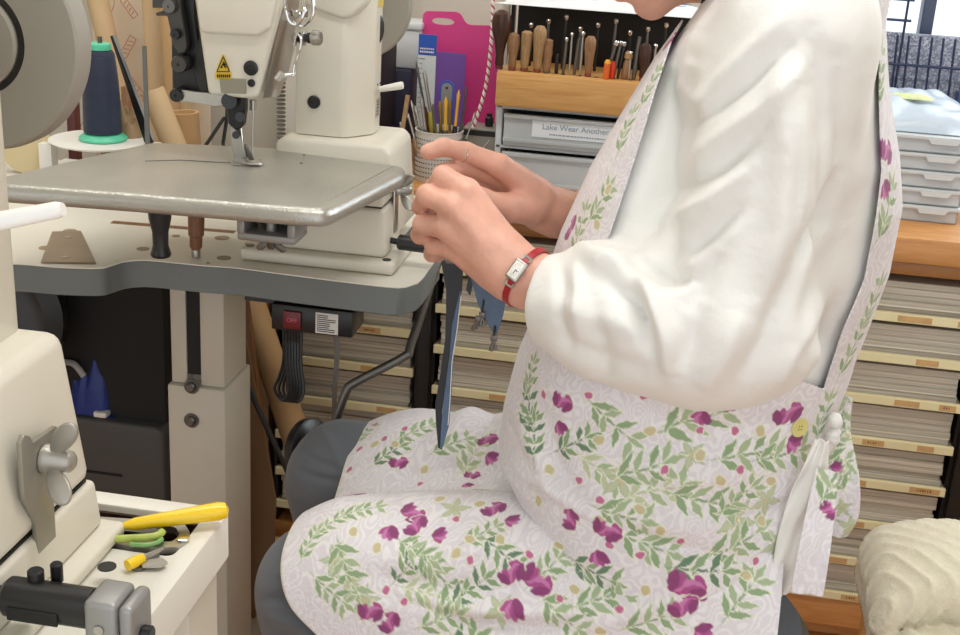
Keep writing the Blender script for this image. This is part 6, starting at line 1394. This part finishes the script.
# ------------------------------------------------------------ knitted blanket on a small stool
t = thing('side_stool', (.42, 1.56, 0), 'low wooden stool carrying the folded knitted blanket', 'stool')
MB().box((.30, 1.44, .305), (.60, 1.70, .33), .006).build('seat', M['pine'], t)
for x in (.33, .57):
    for y in (1.47, 1.67): MB().box((x-.012, y-.012, 0), (x+.012, y+.012, .3045), .002).build('leg', M['pine'], t)
K_ = SDF((.24, 1.38, .31), (.66, 1.76, .56), .0034)
def slabf(x0, x1, y0, y1, zc, th, r_, bulge=0.):
    def f(X, Y, Zz):
        qx = np.abs(X-(x0+x1)/2)-(x1-x0)/2+r_; qy = np.abs(Y-(y0+y1)/2)-(y1-y0)/2+r_; qz = np.abs(Zz-zc-bulge*((X-.48)**2*-3))-th/2+r_
        return np.sqrt(np.maximum(qx, 0)**2+np.maximum(qy, 0)**2+np.maximum(qz, 0)**2)+np.minimum(np.maximum(np.maximum(qx, qy), qz), 0)-r_
    return f
lo_, hi_ = (-9, -9, -9), (9, 9, 9)
def folded(X, Y, Zz):        # the top layer: a thick fold that bends down towards the camera and to the left
    zc = .434-3.0*np.clip(.40-X, 0, 1)**2-.30*np.clip(1.52-Y, 0, 1)
    return slabf2(X, Y, Zz, zc, .286, 1.432+.25*np.clip(X-.29, 0, .08), .054, .027)
def slabf2(X, Y, Zz, zc, x0=.292, y0=1.425, th=.062, r_=.030, y1=1.62):
    qx = np.abs(X-(x0+.64)/2)-(.64-x0)/2+r_; qy = np.abs(Y-(y0+y1)/2)-(y1-y0)/2+r_; qz = np.abs(Zz-zc)-th/2+r_
    return np.sqrt(np.maximum(qx, 0)**2+np.maximum(qy, 0)**2+np.maximum(qz, 0)**2)+np.minimum(np.maximum(np.maximum(qx, qy), qz), 0)-r_
K_.fn(folded, lo_, hi_, 0)
K_.fn(lambda X, Y, Zz: slabf2(X, Y, Zz, .380-.30*np.clip(1.50-Y, 0, 1)-1.6*np.clip(.38-X, 0, 1)**2, .288, 1.412, .046, .023), lo_, hi_, .002)
K_.fn(lambda X, Y, Zz: slabf2(X, Y, Zz, .350+0*X+0*Y, .312, 1.43, .04, .019), lo_, hi_, .002)
K_.cap((.335, 1.425, .375), (.52, 1.40, .352), .018, .026, .003).cap((.345, 1.43, .345), (.5, 1.41, .335), .018, .02, .003)
v, q = K_.mesh(0, 1); N_ = vnormals(v, q)
arc = v[:, 0]*.75+v[:, 1]*.62-.55*v[:, 2]+.010*np.sin(v[:, 0]*22)
rb_ = np.exp(-((np.mod(arc, .017)-.0085)/.0026)**2)
v = v+N_*(.0034*rb_+.0009*np.sin((v[:, 1]-v[:, 0]*.8)*1000)*(1-rb_)+.003*vnoise(v, 22, 77))[:, None]
v[:, 2] = np.maximum(v[:, 2], .3305)
yarn = mat('cream_yarn', '#dfd7bf', .95, sheen=.4, noise=(90, .06), bump=(380, .7, .002))
o = fastmesh('knitted_blanket', v-np.array((.45, 1.55, .3305)), q, yarn); o.location = (.45, 1.55, .3305)
tag(o, 'folded cream knitted blanket on the small stool in the lower right corner', 'blanket')
